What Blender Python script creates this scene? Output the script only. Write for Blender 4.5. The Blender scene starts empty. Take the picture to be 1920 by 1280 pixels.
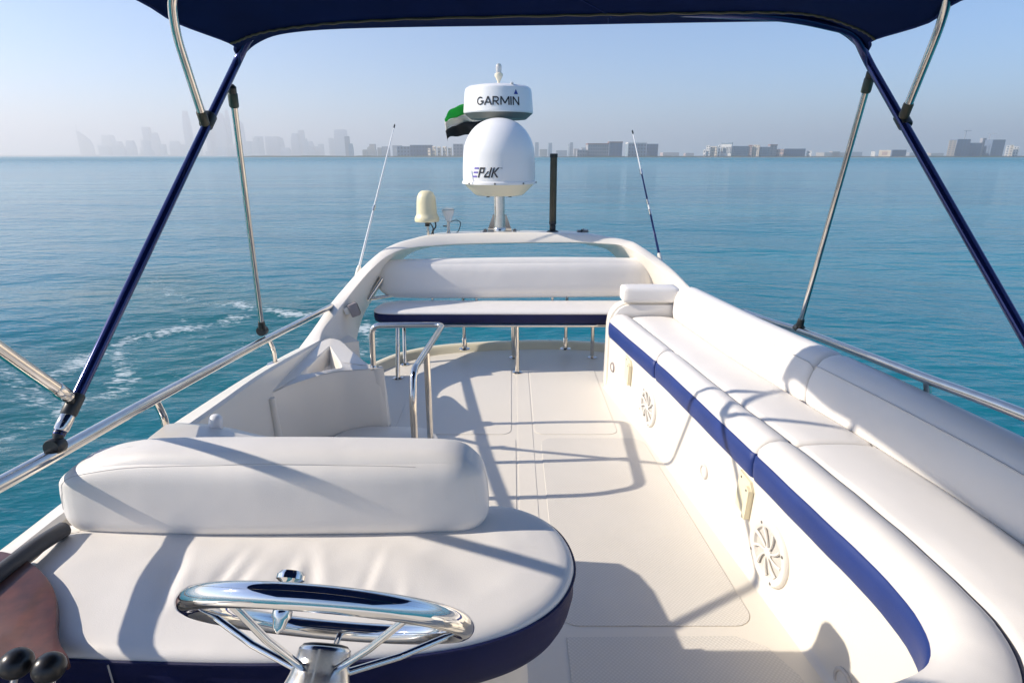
import bpy, bmesh, math, random
import numpy as np
from mathutils import Vector, Matrix, noise
random.seed(7)
rng = np.random.default_rng(11)

# ------------------------------------------------------------------ camera, world, sun, exposure
scene = bpy.context.scene
COL = scene.collection
F = 1100.0; PITCH = math.atan(348 / F); CAMZ = 1.6        # focal length in photo pixels, tilt, eye height over the deck
SEA = -3.25                                                # water level below the deck
CP, SP = math.cos(PITCH), math.sin(PITCH)
cam = bpy.data.cameras.new('camera'); cam.sensor_width = 36; cam.lens = F / 1920 * 36
cam.clip_start = 0.02; cam.clip_end = 60000
camo = bpy.data.objects.new('camera', cam); COL.objects.link(camo)
camo.location = (0, 0, CAMZ); camo.rotation_euler = (math.pi / 2 - PITCH, 0, 0)
scene.camera = camo

SUN_EL = math.radians(30.4); SUN_AZ = math.radians(-93.5)   # azimuth from +y towards +x: the sun stands on the left
sd = Vector((math.sin(SUN_AZ) * math.cos(SUN_EL), math.cos(SUN_AZ) * math.cos(SUN_EL), math.sin(SUN_EL)))
world = bpy.data.worlds.new('World'); scene.world = world; world.use_nodes = True
wn = world.node_tree
bg = wn.nodes['Background']; sky = wn.nodes.new('ShaderNodeTexSky')
sky.sky_type = 'NISHITA'; sky.sun_disc = False; sky.sun_elevation = SUN_EL; sky.sun_rotation = SUN_AZ
sky.air_density = 1.0; sky.dust_density = 0.1; sky.ozone_density = 8.0
bg.inputs['Strength'].default_value = 0.13
wn.links.new(sky.outputs['Color'], bg.inputs['Color'])
sun = bpy.data.lights.new('sun', 'SUN'); sun.energy = 5.0; sun.angle = math.radians(0.55); sun.color = (1.0, 0.89, 0.75)
suno = bpy.data.objects.new('sun', sun); COL.objects.link(suno)
suno.rotation_euler = (-sd).to_track_quat('-Z', 'Y').to_euler(); suno.location = sd * 30
scene.view_settings.view_transform = 'Standard'; scene.view_settings.look = 'None'
scene.view_settings.gamma = 1.0; scene.view_settings.exposure = 0.48
scene.view_settings.use_curve_mapping = False
scene.render.engine = 'CYCLES'
cy = scene.cycles
cy.use_denoising = True; cy.max_bounces = 8; cy.diffuse_bounces = 4; cy.glossy_bounces = 5
cy.transmission_bounces = 4; cy.volume_bounces = 1; cy.transparent_max_bounces = 8
cy.caustics_reflective = False; cy.caustics_refractive = False; cy.sample_clamp_indirect = 6.0

# ------------------------------------------------------------------ points measured in the photo
HZ = CP + 348 / F * SP                                    # forward share of a ray at the horizon row
def ray(px, py):
    u = (px - 960) / F; v = (py - 640) / F
    return (u, CP - v * SP, -SP - v * CP)
def atY(px, py, y):
    r = ray(px, py); t = y / r[1]; return Vector((r[0] * t, y, CAMZ + r[2] * t))
def atZ(px, py, z):
    r = ray(px, py); t = (z - CAMZ) / r[2]; return Vector((r[0] * t, r[1] * t, z))
def atX(px, py, x):
    r = ray(px, py); t = x / r[0]; return Vector((x, r[1] * t, CAMZ + r[2] * t))

# ------------------------------------------------------------------ materials
MATS = {}
def mat(name, color, rough=0.5, metal=0.0, spec=0.5, noise_amt=0.0, noise_scale=8.0, bump=0.0, bump_scale=200.0,
        coat=0.0, rough_var=0.0, wear=None, transm=0.0, wave=None, ior=1.5, emit=0.0):
    m = bpy.data.materials.new(name); m.use_nodes = True; nt = m.node_tree; N = nt.nodes; L = nt.links
    b = N['Principled BSDF']
    b.inputs['Base Color'].default_value = (*color, 1); b.inputs['Roughness'].default_value = rough
    b.inputs['Metallic'].default_value = metal; b.inputs['Specular IOR Level'].default_value = spec
    b.inputs['Coat Weight'].default_value = coat; b.inputs['Coat Roughness'].default_value = 0.08
    b.inputs['Transmission Weight'].default_value = transm; b.inputs['IOR'].default_value = ior
    tc = N.new('ShaderNodeTexCoord')
    if noise_amt > 0:
        n = N.new('ShaderNodeTexNoise'); n.inputs['Scale'].default_value = noise_scale; n.inputs['Detail'].default_value = 5
        L.new(tc.outputs['Object'], n.inputs['Vector'])
        r = N.new('ShaderNodeValToRGB'); r.color_ramp.elements[0].position = 0.3; r.color_ramp.elements[1].position = 0.7
        w = wear or tuple(c * (1 - noise_amt) for c in color)
        r.color_ramp.elements[0].color = (*w, 1); r.color_ramp.elements[1].color = (*color, 1)
        L.new(n.outputs['Fac'], r.inputs['Fac']); L.new(r.outputs['Color'], b.inputs['Base Color'])
    if rough_var > 0:
        n2 = N.new('ShaderNodeTexNoise'); n2.inputs['Scale'].default_value = 14; n2.inputs['Detail'].default_value = 6
        L.new(tc.outputs['Object'], n2.inputs['Vector'])
        mr = N.new('ShaderNodeMapRange'); mr.inputs['To Min'].default_value = max(0.02, rough - rough_var)
        mr.inputs['To Max'].default_value = rough + rough_var
        L.new(n2.outputs['Fac'], mr.inputs['Value']); L.new(mr.outputs['Result'], b.inputs['Roughness'])
    last = None
    if bump > 0:
        n3 = N.new('ShaderNodeTexNoise'); n3.inputs['Scale'].default_value = bump_scale; n3.inputs['Detail'].default_value = 3
        L.new(tc.outputs['Object'], n3.inputs['Vector'])
        bp = N.new('ShaderNodeBump'); bp.inputs['Strength'].default_value = bump; bp.inputs['Distance'].default_value = 0.002
        L.new(n3.outputs['Fac'], bp.inputs['Height']); last = bp
        L.new(bp.outputs['Normal'], b.inputs['Normal'])
    if wave:
        n4 = N.new('ShaderNodeTexNoise'); n4.inputs['Scale'].default_value = wave[0]; n4.inputs['Detail'].default_value = 2
        L.new(tc.outputs['Object'], n4.inputs['Vector'])
        bp2 = N.new('ShaderNodeBump'); bp2.inputs['Strength'].default_value = wave[1]; bp2.inputs['Distance'].default_value = wave[2]
        L.new(n4.outputs['Fac'], bp2.inputs['Height'])
        if last: L.new(last.outputs['Normal'], bp2.inputs['Normal'])
        L.new(bp2.outputs['Normal'], b.inputs['Normal'])
    MATS[name] = m
    return m
mat('gelcoat', (0.80, 0.755, 0.675), 0.3, noise_amt=0.018, noise_scale=1.3, rough_var=0.03, coat=0.1)
mat('gelcoat_cream', (0.78, 0.72, 0.56), 0.34, noise_amt=0.03, noise_scale=2.0, rough_var=0.03)
mat('deck_gelcoat', (0.78, 0.735, 0.65), 0.4, noise_amt=0.035, noise_scale=1.7, rough_var=0.05)
mat('vinyl', (0.785, 0.76, 0.725), 0.46, noise_amt=0.025, noise_scale=3.5, bump=0.25, bump_scale=420, rough_var=0.06, wave=(6.0, 0.5, 0.008))
mat('vinyl_smooth', (0.795, 0.77, 0.735), 0.45, noise_amt=0.04, noise_scale=3.0, bump=0.2, bump_scale=420, wave=(4.5, 0.5, 0.008))
mat('band_blue', (0.012, 0.037, 0.195), 0.5, noise_amt=0.18, noise_scale=7, bump=0.4, bump_scale=500)
mat('navy', (0.005, 0.010, 0.072), 0.6, spec=0.3, noise_amt=0.25, noise_scale=9, bump=0.6, bump_scale=700)
mat('canvas', (0.005, 0.017, 0.09), 0.8, noise_amt=0.3, noise_scale=5, bump=0.6, bump_scale=900, spec=0.1)
mat('canvas_trim', (0.012, 0.03, 0.15), 0.7, bump=0.4, bump_scale=900, spec=0.25)
mat('zip', (0.10, 0.085, 0.055), 0.5, bump=0.9, bump_scale=300)
mat('steel', (0.76, 0.71, 0.64), 0.1, metal=1.0, rough_var=0.05, noise_amt=0.12, noise_scale=25)  # slight warm tint stands in for the deck reflected in the tubes
mat('steel_satin', (0.70, 0.69, 0.67), 0.2, metal=1.0, rough_var=0.05)
mat('chrome', (0.80, 0.79, 0.77), 0.05, metal=1.0, rough_var=0.025)
mat('navy_reflection_tube', (0.014, 0.024, 0.12), 0.14, metal=0.6, rough_var=0.04, coat=0.4)  # polished metal with a dark navy reflection put into its colour
mat('blackplastic', (0.02, 0.022, 0.022), 0.38, rough_var=0.08)
mat('knob_black', (0.012, 0.012, 0.013), 0.3, rough_var=0.06)
mat('dark_green', (0.04, 0.06, 0.045), 0.4)
mat('seam', (0.05, 0.05, 0.085), 0.6)
mat('seam_light', (0.60, 0.575, 0.55), 0.6)
mat('cream_plastic', (0.79, 0.73, 0.53), 0.4, noise_amt=0.06)
mat('cream_dome', (0.78, 0.70, 0.47), 0.42, noise_amt=0.07, noise_scale=6)
mat('radome_white', (0.82, 0.82, 0.82), 0.3, noise_amt=0.03, noise_scale=5, coat=0.2)
mat('radome_shell', (0.80, 0.74, 0.58), 0.4)
mat('print_black', (0.02, 0.02, 0.025), 0.5)
mat('print_blue', (0.02, 0.05, 0.30), 0.5)
mat('print_violet', (0.16, 0.13, 0.45), 0.5)
mat('speaker_white', (0.72, 0.70, 0.66), 0.4)
mat('speaker_mesh', (0.57, 0.55, 0.52), 0.6, bump=1.0, bump_scale=260)
mat('screw', (0.25, 0.24, 0.23), 0.35, metal=0.8)
mat('mahogany', (0.125, 0.038, 0.025), 0.5, noise_amt=0.5, noise_scale=26, wear=(0.06, 0.02, 0.018), coat=0.3, rough_var=0.1)
mat('shaded_padding', (0.085, 0.085, 0.09), 0.5, noise_amt=0.2, bump=0.3)
mat('lamp_grey', (0.28, 0.25, 0.25), 0.5)
mat('olive_tube', (0.075, 0.065, 0.04), 0.45, noise_amt=0.4, noise_scale=12)
mat('flag_green', (0.05, 0.5, 0.10), 0.75, bump=0.3, bump_scale=400)
mat('flag_white', (0.80, 0.76, 0.70), 0.75, bump=0.3, bump_scale=400)
mat('flag_black', (0.012, 0.012, 0.014), 0.75, bump=0.3, bump_scale=400)
mat('radome_under', (0.16, 0.17, 0.16), 0.5)
mat('flag_red', (0.5, 0.02, 0.02), 0.75)
mat('clear_lens', (0.9, 0.88, 0.85), 0.25, transm=0.55, ior=1.3)
mat('hull_white', (0.78, 0.77, 0.74), 0.3, noise_amt=0.03)
mat('sand', (0.32, 0.27, 0.2), 0.9, noise_amt=0.4, noise_scale=0.02)
mat('scrub', (0.05, 0.07, 0.035), 0.9, noise_amt=0.5, noise_scale=0.05)

def make_translucent(name, col, fac):
    m = MATS[name]; nt = m.node_tree; b = nt.nodes['Principled BSDF']; out = nt.nodes['Material Output']
    tr = nt.nodes.new('ShaderNodeBsdfTranslucent'); tr.inputs['Color'].default_value = (*col, 1)
    mx_ = nt.nodes.new('ShaderNodeMixShader'); mx_.inputs['Fac'].default_value = fac
    nt.links.new(b.outputs['BSDF'], mx_.inputs[1]); nt.links.new(tr.outputs['BSDF'], mx_.inputs[2]); nt.links.new(mx_.outputs['Shader'], out.inputs['Surface'])
make_translucent('canvas', (0.006, 0.03, 0.20), 0.16)
make_translucent('canvas_trim', (0.006, 0.03, 0.20), 0.2)
make_translucent('flag_green', (0.1, 0.7, 0.12), 0.4); make_translucent('flag_white', (0.75, 0.70, 0.62), 0.35)
def deck_nonskid():
    m = bpy.data.materials.new('deck_nonskid'); m.use_nodes = True; nt = m.node_tree; N = nt.nodes; L = nt.links
    b = N['Principled BSDF']; b.inputs['Roughness'].default_value = 0.55
    tc = N.new('ShaderNodeTexCoord'); mp = N.new('ShaderNodeMapping'); mp.inputs['Rotation'].default_value = (0, 0, math.pi / 4)
    L.new(tc.outputs['Object'], mp.inputs['Vector'])
    vo = N.new('ShaderNodeTexVoronoi'); vo.inputs['Scale'].default_value = 95; vo.inputs['Randomness'].default_value = 0.0
    L.new(mp.outputs['Vector'], vo.inputs['Vector'])
    bp = N.new('ShaderNodeBump'); bp.inputs['Strength'].default_value = 0.6; bp.inputs['Distance'].default_value = 0.002; bp.invert = True
    L.new(vo.outputs['Distance'], bp.inputs['Height']); L.new(bp.outputs['Normal'], b.inputs['Normal'])
    n = N.new('ShaderNodeTexNoise'); n.inputs['Scale'].default_value = 3; n.inputs['Detail'].default_value = 6
    L.new(tc.outputs['Object'], n.inputs['Vector'])
    r = N.new('ShaderNodeValToRGB'); r.color_ramp.elements[0].position = .3; r.color_ramp.elements[1].position = .75
    r.color_ramp.elements[0].color = (.735, .70, .635, 1); r.color_ramp.elements[1].color = (.78, .745, .68, 1)
    mx = N.new('ShaderNodeMixRGB'); mx.blend_type = 'MULTIPLY'; mx.inputs['Fac'].default_value = 0.38
    r2 = N.new('ShaderNodeValToRGB'); r2.color_ramp.elements[0].color = (1, 1, 1, 1); r2.color_ramp.elements[1].color = (.62, .61, .58, 1)
    r2.color_ramp.elements[0].position = .25; r2.color_ramp.elements[1].position = .6
    L.new(vo.outputs['Distance'], r2.inputs['Fac'])
    L.new(n.outputs['Fac'], r.inputs['Fac']); L.new(r.outputs['Color'], mx.inputs['Color1']); L.new(r2.outputs['Color'], mx.inputs['Color2'])
    L.new(mx.outputs['Color'], b.inputs['Base Color'])
    MATS['deck_nonskid'] = m
deck_nonskid()

def sea_material():
    m = bpy.data.materials.new('sea_water'); m.use_nodes = True; nt = m.node_tree; N = nt.nodes; L = nt.links
    b = N['Principled BSDF']; b.inputs['Roughness'].default_value = 0.09; b.inputs['IOR'].default_value = 1.333
    geo = N.new('ShaderNodeNewGeometry')
    def nz(scale, detail, stretch=(1, 1, 1), rot=0.0):
        mp = N.new('ShaderNodeMapping'); mp.inputs['Scale'].default_value = stretch; mp.inputs['Rotation'].default_value = (0, 0, rot)
        L.new(geo.outputs['Position'], mp.inputs['Vector'])
        n = N.new('ShaderNodeTexNoise'); n.inputs['Scale'].default_value = scale; n.inputs['Detail'].default_value = detail
        L.new(mp.outputs['Vector'], n.inputs['Vector']); return n
    big = nz(0.02, 4, (0.35, 1.6, 1), 0.15)
    cr = N.new('ShaderNodeValToRGB'); cr.color_ramp.elements[0].position = .35; cr.color_ramp.elements[1].position = .68
    cr.color_ramp.elements[0].color = (0.002, 0.135, 0.185, 1); cr.color_ramp.elements[1].color = (0.004, 0.215, 0.265, 1)
    L.new(big.outputs['Fac'], cr.inputs['Fac'])
    at = N.new('ShaderNodeAttribute'); at.attribute_name = 'foam'
    at2 = N.new('ShaderNodeAttribute'); at2.attribute_name = 'churn'
    mc = N.new('ShaderNodeMixRGB'); mc.inputs['Color2'].default_value = (0.003, 0.105, 0.105, 1)
    L.new(at2.outputs['Fac'], mc.inputs['Fac']); L.new(cr.outputs['Color'], mc.inputs['Color1'])
    fo = nz(7.5, 8, (0.6, 1.5, 1), 0.3); fo2 = nz(0.9, 3)
    ad = N.new('ShaderNodeMath'); ad.operation = 'MULTIPLY_ADD'; ad.inputs[1].default_value = 0.65
    L.new(fo2.outputs['Fac'], ad.inputs[0]); L.new(fo.outputs['Fac'], ad.inputs[2])
    th = N.new('ShaderNodeMath'); th.operation = 'MULTIPLY_ADD'; th.inputs[1].default_value = 0.62
    L.new(at.outputs['Fac'], th.inputs[0]); L.new(ad.outputs[0], th.inputs[2])
    fr = N.new('ShaderNodeMapRange'); fr.inputs['From Min'].default_value = 1.16; fr.inputs['From Max'].default_value = 1.36
    L.new(th.outputs[0], fr.inputs['Value'])
    gate = N.new('ShaderNodeMapRange'); gate.inputs['From Min'].default_value = 0.05; gate.inputs['From Max'].default_value = 0.3
    L.new(at.outputs['Fac'], gate.inputs['Value'])
    fk = N.new('ShaderNodeMath'); fk.operation = 'MULTIPLY'; fk.inputs[1].default_value = 0.72; L.new(fr.outputs['Result'], fk.inputs[0])
    fm = N.new('ShaderNodeMath'); fm.operation = 'MULTIPLY'; L.new(fk.outputs[0], fm.inputs[0]); L.new(gate.outputs['Result'], fm.inputs[1])
    mx = N.new('ShaderNodeMixRGB'); mx.inputs['Color2'].default_value = (0.72, 0.78, 0.78, 1)
    L.new(fm.outputs[0], mx.inputs['Fac']); L.new(mc.outputs['Color'], mx.inputs['Color1']); L.new(mx.outputs['Color'], b.inputs['Base Color'])
    ln = N.new('ShaderNodeVectorMath'); ln.operation = 'LENGTH'; L.new(geo.outputs['Position'], ln.inputs[0])
    dr = N.new('ShaderNodeMapRange'); dr.inputs['From Min'].default_value = 30; dr.inputs['From Max'].default_value = 900
    dr.inputs['To Min'].default_value = 0.08; dr.inputs['To Max'].default_value = 0.34; L.new(ln.outputs['Value'], dr.inputs['Value'])
    rr = N.new('ShaderNodeMapRange'); L.new(dr.outputs['Result'], rr.inputs['To Min']); rr.inputs['To Max'].default_value = 0.7
    L.new(fm.outputs[0], rr.inputs['Value']); L.new(rr.outputs['Result'], b.inputs['Roughness'])
    w1 = nz(0.8, 5, (0.7, 1.5, 1), 0.25); w2 = nz(3.2, 6, (0.6, 1.5, 1), -0.2); w3 = nz(0.09, 4, (0.5, 1.6, 1), 0.1)
    b3 = N.new('ShaderNodeBump'); b3.inputs['Strength'].default_value = 0.5; b3.inputs['Distance'].default_value = 1.1
    L.new(w3.outputs['Fac'], b3.inputs['Height'])
    b1 = N.new('ShaderNodeBump'); b1.inputs['Strength'].default_value = 0.65; b1.inputs['Distance'].default_value = 0.25
    L.new(w1.outputs['Fac'], b1.inputs['Height']); L.new(b3.outputs['Normal'], b1.inputs['Normal'])
    b2 = N.new('ShaderNodeBump'); b2.inputs['Strength'].default_value = 0.45; b2.inputs['Distance'].default_value = 0.07
    L.new(w2.outputs['Fac'], b2.inputs['Height']); L.new(b1.outputs['Normal'], b2.inputs['Normal'])
    L.new(b2.outputs['Normal'], b.inputs['Normal'])
    MATS['sea_water'] = m
sea_material()

# ------------------------------------------------------------------ object helpers
WLOC = {}
def wloc(o):
    v = Vector((0, 0, 0))
    while o is not None:
        v += WLOC[o.name]; o = o.parent
    return v
def tag(o, label=None, cat=None, group=None, kind=None):
    if label: o['label'] = label
    if cat: o['category'] = cat
    if group: o['group'] = group
    if kind: o['kind'] = kind
    return o
def thing(name, loc, label, cat, group=None):
    o = bpy.data.objects.new(name, None); COL.objects.link(o); o.location = loc; o.empty_display_size = 0.1
    WLOC[o.name] = Vector(loc)
    return tag(o, label, cat, group)
def obj(name, geo, m, parent=None, angle=40):
    """links vertices (world coordinates) and faces as ONE mesh object"""
    V, Fc = geo
    off = wloc(parent) if parent else Vector((0, 0, 0))
    if not isinstance(V, np.ndarray): V = np.array([tuple(v) for v in V], dtype=float)
    V = V - np.array(off)
    me = bpy.data.meshes.new(name); me.from_pydata(V.tolist(), [], Fc)
    bm = bmesh.new(); bm.from_mesh(me); bmesh.ops.remove_doubles(bm, verts=bm.verts, dist=1e-5); bmesh.ops.recalc_face_normals(bm, faces=bm.faces); bm.to_mesh(me); bm.free()
    me.polygons.foreach_set('use_smooth', [True] * len(me.polygons))
    me.set_sharp_from_angle(angle=math.radians(angle))
    mm = MATS[m] if isinstance(m, str) else m
    me.materials.append(mm)
    o = bpy.data.objects.new(name, me); COL.objects.link(o)
    if parent: o.parent = parent
    WLOC[o.name] = Vector((0, 0, 0))
    return o
def join(*gs):
    V = []; Fc = []
    for v, f in gs:
        n = len(V); V += [tuple(p) for p in v]; Fc += [tuple(i + n for i in q) for q in f]
    return V, Fc
def xform(g, M):
    return [tuple(M @ Vector(v)) for v in g[0]], g[1]

def loft(rings, closed=True, caps=True):
    n = len(rings[0]); V = [tuple(p) for r in rings for p in r]; Fc = []
    for i in range(len(rings) - 1):
        for j in range(n if closed else n - 1):
            a = i * n + j; b = i * n + (j + 1) % n
            Fc.append((a, b, b + n, a + n))
    if caps and closed:
        Fc.append(tuple(range(n))[::-1]); k = (len(rings) - 1) * n; Fc.append(tuple(range(k, k + n)))
    return V, Fc
def catmull(pts, n=8, closed=False):
    pts = [Vector(p) for p in pts]; out = []; m = len(pts)
    for i in range(m if closed else m - 1):
        if closed: p0, p1, p2, p3 = (pts[(i + k - 1) % m] for k in range(4))
        else: p0 = pts[max(i - 1, 0)]; p1 = pts[i]; p2 = pts[i + 1]; p3 = pts[min(i + 2, m - 1)]
        for k in range(n):
            t = k / n
            out.append(0.5 * ((2 * p1) + (p2 - p0) * t + (2 * p0 - 5 * p1 + 4 * p2 - p3) * t * t + (3 * p1 - p0 - 3 * p2 + p3) * t ** 3))
    if not closed: out.append(pts[-1].copy())
    return out
def fillet(pts, rad, n=6):
    pts = [Vector(p) for p in pts]; out = [pts[0]]
    for i in range(1, len(pts) - 1):
        a, b, c = pts[i - 1], pts[i], pts[i + 1]
        d1 = (a - b); d2 = (c - b); r = min(rad, d1.length * .48, d2.length * .48)
        p = b + d1.normalized() * r; q = b + d2.normalized() * r
        for k in range(n + 1):
            t = k / n; out.append((1 - t) ** 2 * p + 2 * t * (1 - t) * b + t * t * q)
    out.append(pts[-1]); return out
def tube(pts, r, seg=14, caps=True, radii=None):
    pts = [Vector(p) for p in pts]; rings = []
    T = []
    for i in range(len(pts)):
        a = pts[max(i - 1, 0)]; b = pts[min(i + 1, len(pts) - 1)]; T.append((b - a).normalized())
    up = Vector((0, 0, 1)) if abs(T[0].z) < 0.9 else Vector((1, 0, 0))
    nrm = (up - T[0] * up.dot(T[0])).normalized()
    for i, p in enumerate(pts):
        nrm = (nrm - T[i] * nrm.dot(T[i])).normalized(); bn = T[i].cross(nrm)
        rr = radii[i] if radii else r
        rings.append([p + (nrm * math.cos(2 * math.pi * k / seg) + bn * math.sin(2 * math.pi * k / seg)) * rr for k in range(seg)])
    return loft(rings, True, caps)
def lathe(prof, c=(0, 0, 0), axis=(0, 0, 1), seg=32):
    """prof: (radius, height) along the axis from c"""
    c = Vector(c); ax = Vector(axis).normalized(); q = Vector((0, 0, 1)).rotation_difference(ax)
    rings = [[c + q @ Vector((max(r, 1e-4) * math.cos(2 * math.pi * k / seg), max(r, 1e-4) * math.sin(2 * math.pi * k / seg), h)) for k in range(seg)] for r, h in prof]
    return loft(rings)
def box(lo, hi, bev=0.0, seg=2):
    bm = bmesh.new(); bmesh.ops.create_cube(bm, size=1)
    lo = Vector(lo); hi = Vector(hi)
    for v in bm.verts: v.co = Vector((lo.x + (v.co.x + .5) * (hi.x - lo.x), lo.y + (v.co.y + .5) * (hi.y - lo.y), lo.z + (v.co.z + .5) * (hi.z - lo.z)))
    if bev > 0: bmesh.ops.bevel(bm, geom=bm.edges[:], offset=bev, segments=seg, affect='EDGES', profile=0.5)
    bm.verts.index_update()
    g = ([tuple(v.co) for v in bm.verts], [tuple(v.index for v in f.verts) for f in bm.faces]); bm.free(); return g
def prism(poly, z0, z1, bev=0.0, seg=2, axis='z'):
    """poly in plan (x, y), raised from z0 to z1; axis 'y': poly is (x, z), pushed along y"""
    bm = bmesh.new()
    mk = (lambda p, h: (p[0], p[1], h)) if axis == 'z' else ((lambda p, h: (p[0], h, p[1])) if axis == 'y' else (lambda p, h: (h, p[0], p[1])))
    a = [bm.verts.new(mk(p, z0)) for p in poly]; b = [bm.verts.new(mk(p, z1)) for p in poly]
    n = len(poly); bm.faces.new(a[::-1]); bm.faces.new(b)
    for i in range(n): bm.faces.new((a[i], a[(i + 1) % n], b[(i + 1) % n], b[i]))
    bmesh.ops.recalc_face_normals(bm, faces=bm.faces)
    if bev > 0:
        ed = [e for e in bm.edges if len(e.link_faces) == 2 and e.calc_face_angle(0) > 0.6]
        bmesh.ops.bevel(bm, geom=ed, offset=bev, segments=seg, affect='EDGES', profile=0.5, clamp_overlap=True)
    bm.verts.index_update()
    g = ([tuple(v.co) for v in bm.verts], [tuple(v.index for v in f.verts) for f in bm.faces]); bm.free(); return g
def rcushion(size, rx, n=14, puff=0.0, rads=None):
    """rounded box centred on 0: size (x,y,z), corner radius rx (or per axis), faces crowned by puff"""
    sx, sy, sz = (s / 2 for s in size); V = []; Fc = []; idx = {}
    R = rads or (rx, rx, rx)
    def put(p):
        k = tuple(round(c, 6) for c in p)
        if k not in idx: idx[k] = len(V); V.append(p)
        return idx[k]
    def m(c):  # denser near the edges
        return math.sin(c * math.pi / 2)
    for ax in range(3):
        for s in (-1, 1):
            g = []
            for i in range(n + 1):
                row = []
                for j in range(n + 1):
                    a = m(-1 + 2 * i / n); b = m(-1 + 2 * j / n)
                    q = [0, 0, 0]; q[ax] = s; q[(ax + 1) % 3] = a; q[(ax + 2) % 3] = b
                    p = Vector((q[0] * sx, q[1] * sy, q[2] * sz))
                    inn = Vector((max(-sx + R[0], min(sx - R[0], p.x)), max(-sy + R[1], min(sy - R[1], p.y)), max(-sz + R[2], min(sz - R[2], p.z))))
                    d = p - inn
                    dn = Vector((d.x / R[0], d.y / R[1], d.z / R[2]))
                    if dn.length > 1e-9: dn.normalize()
                    p = inn + Vector((dn.x * R[0], dn.y * R[1], dn.z * R[2]))
                    if puff:
                        wv = [1 - q[0] ** 2, 1 - q[1] ** 2, 1 - q[2] ** 2]
                        f = puff * max(0, wv[(ax + 1) % 3]) * max(0, wv[(ax + 2) % 3])
                        p[ax] += s * f
                    row.append(tuple(p))
                g.append(row)
            for i in range(n):
                for j in range(n):
                    Fc.append(tuple(put(p) for p in (g[i][j], g[i + 1][j], g[i + 1][j + 1], g[i][j + 1])))
    return V, [f for f in Fc if len(set(f)) == 4] + [tuple(dict.fromkeys(f)) for f in Fc if len(set(f)) == 3]
def move(g, d):
    return [(v[0] + d[0], v[1] + d[1], v[2] + d[2]) for v in g[0]], g[1]
def rrect(x0, y0, x1, y1, r, n=5):
    out = []
    for cx, cy_, a0 in ((x1 - r, y1 - r, 0), (x0 + r, y1 - r, 90), (x0 + r, y0 + r, 180), (x1 - r, y0 + r, 270)):
        for k in range(n + 1):
            a = math.radians(a0 + 90 * k / n); out.append((cx + r * math.cos(a), cy_ + r * math.sin(a)))
    return out

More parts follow.
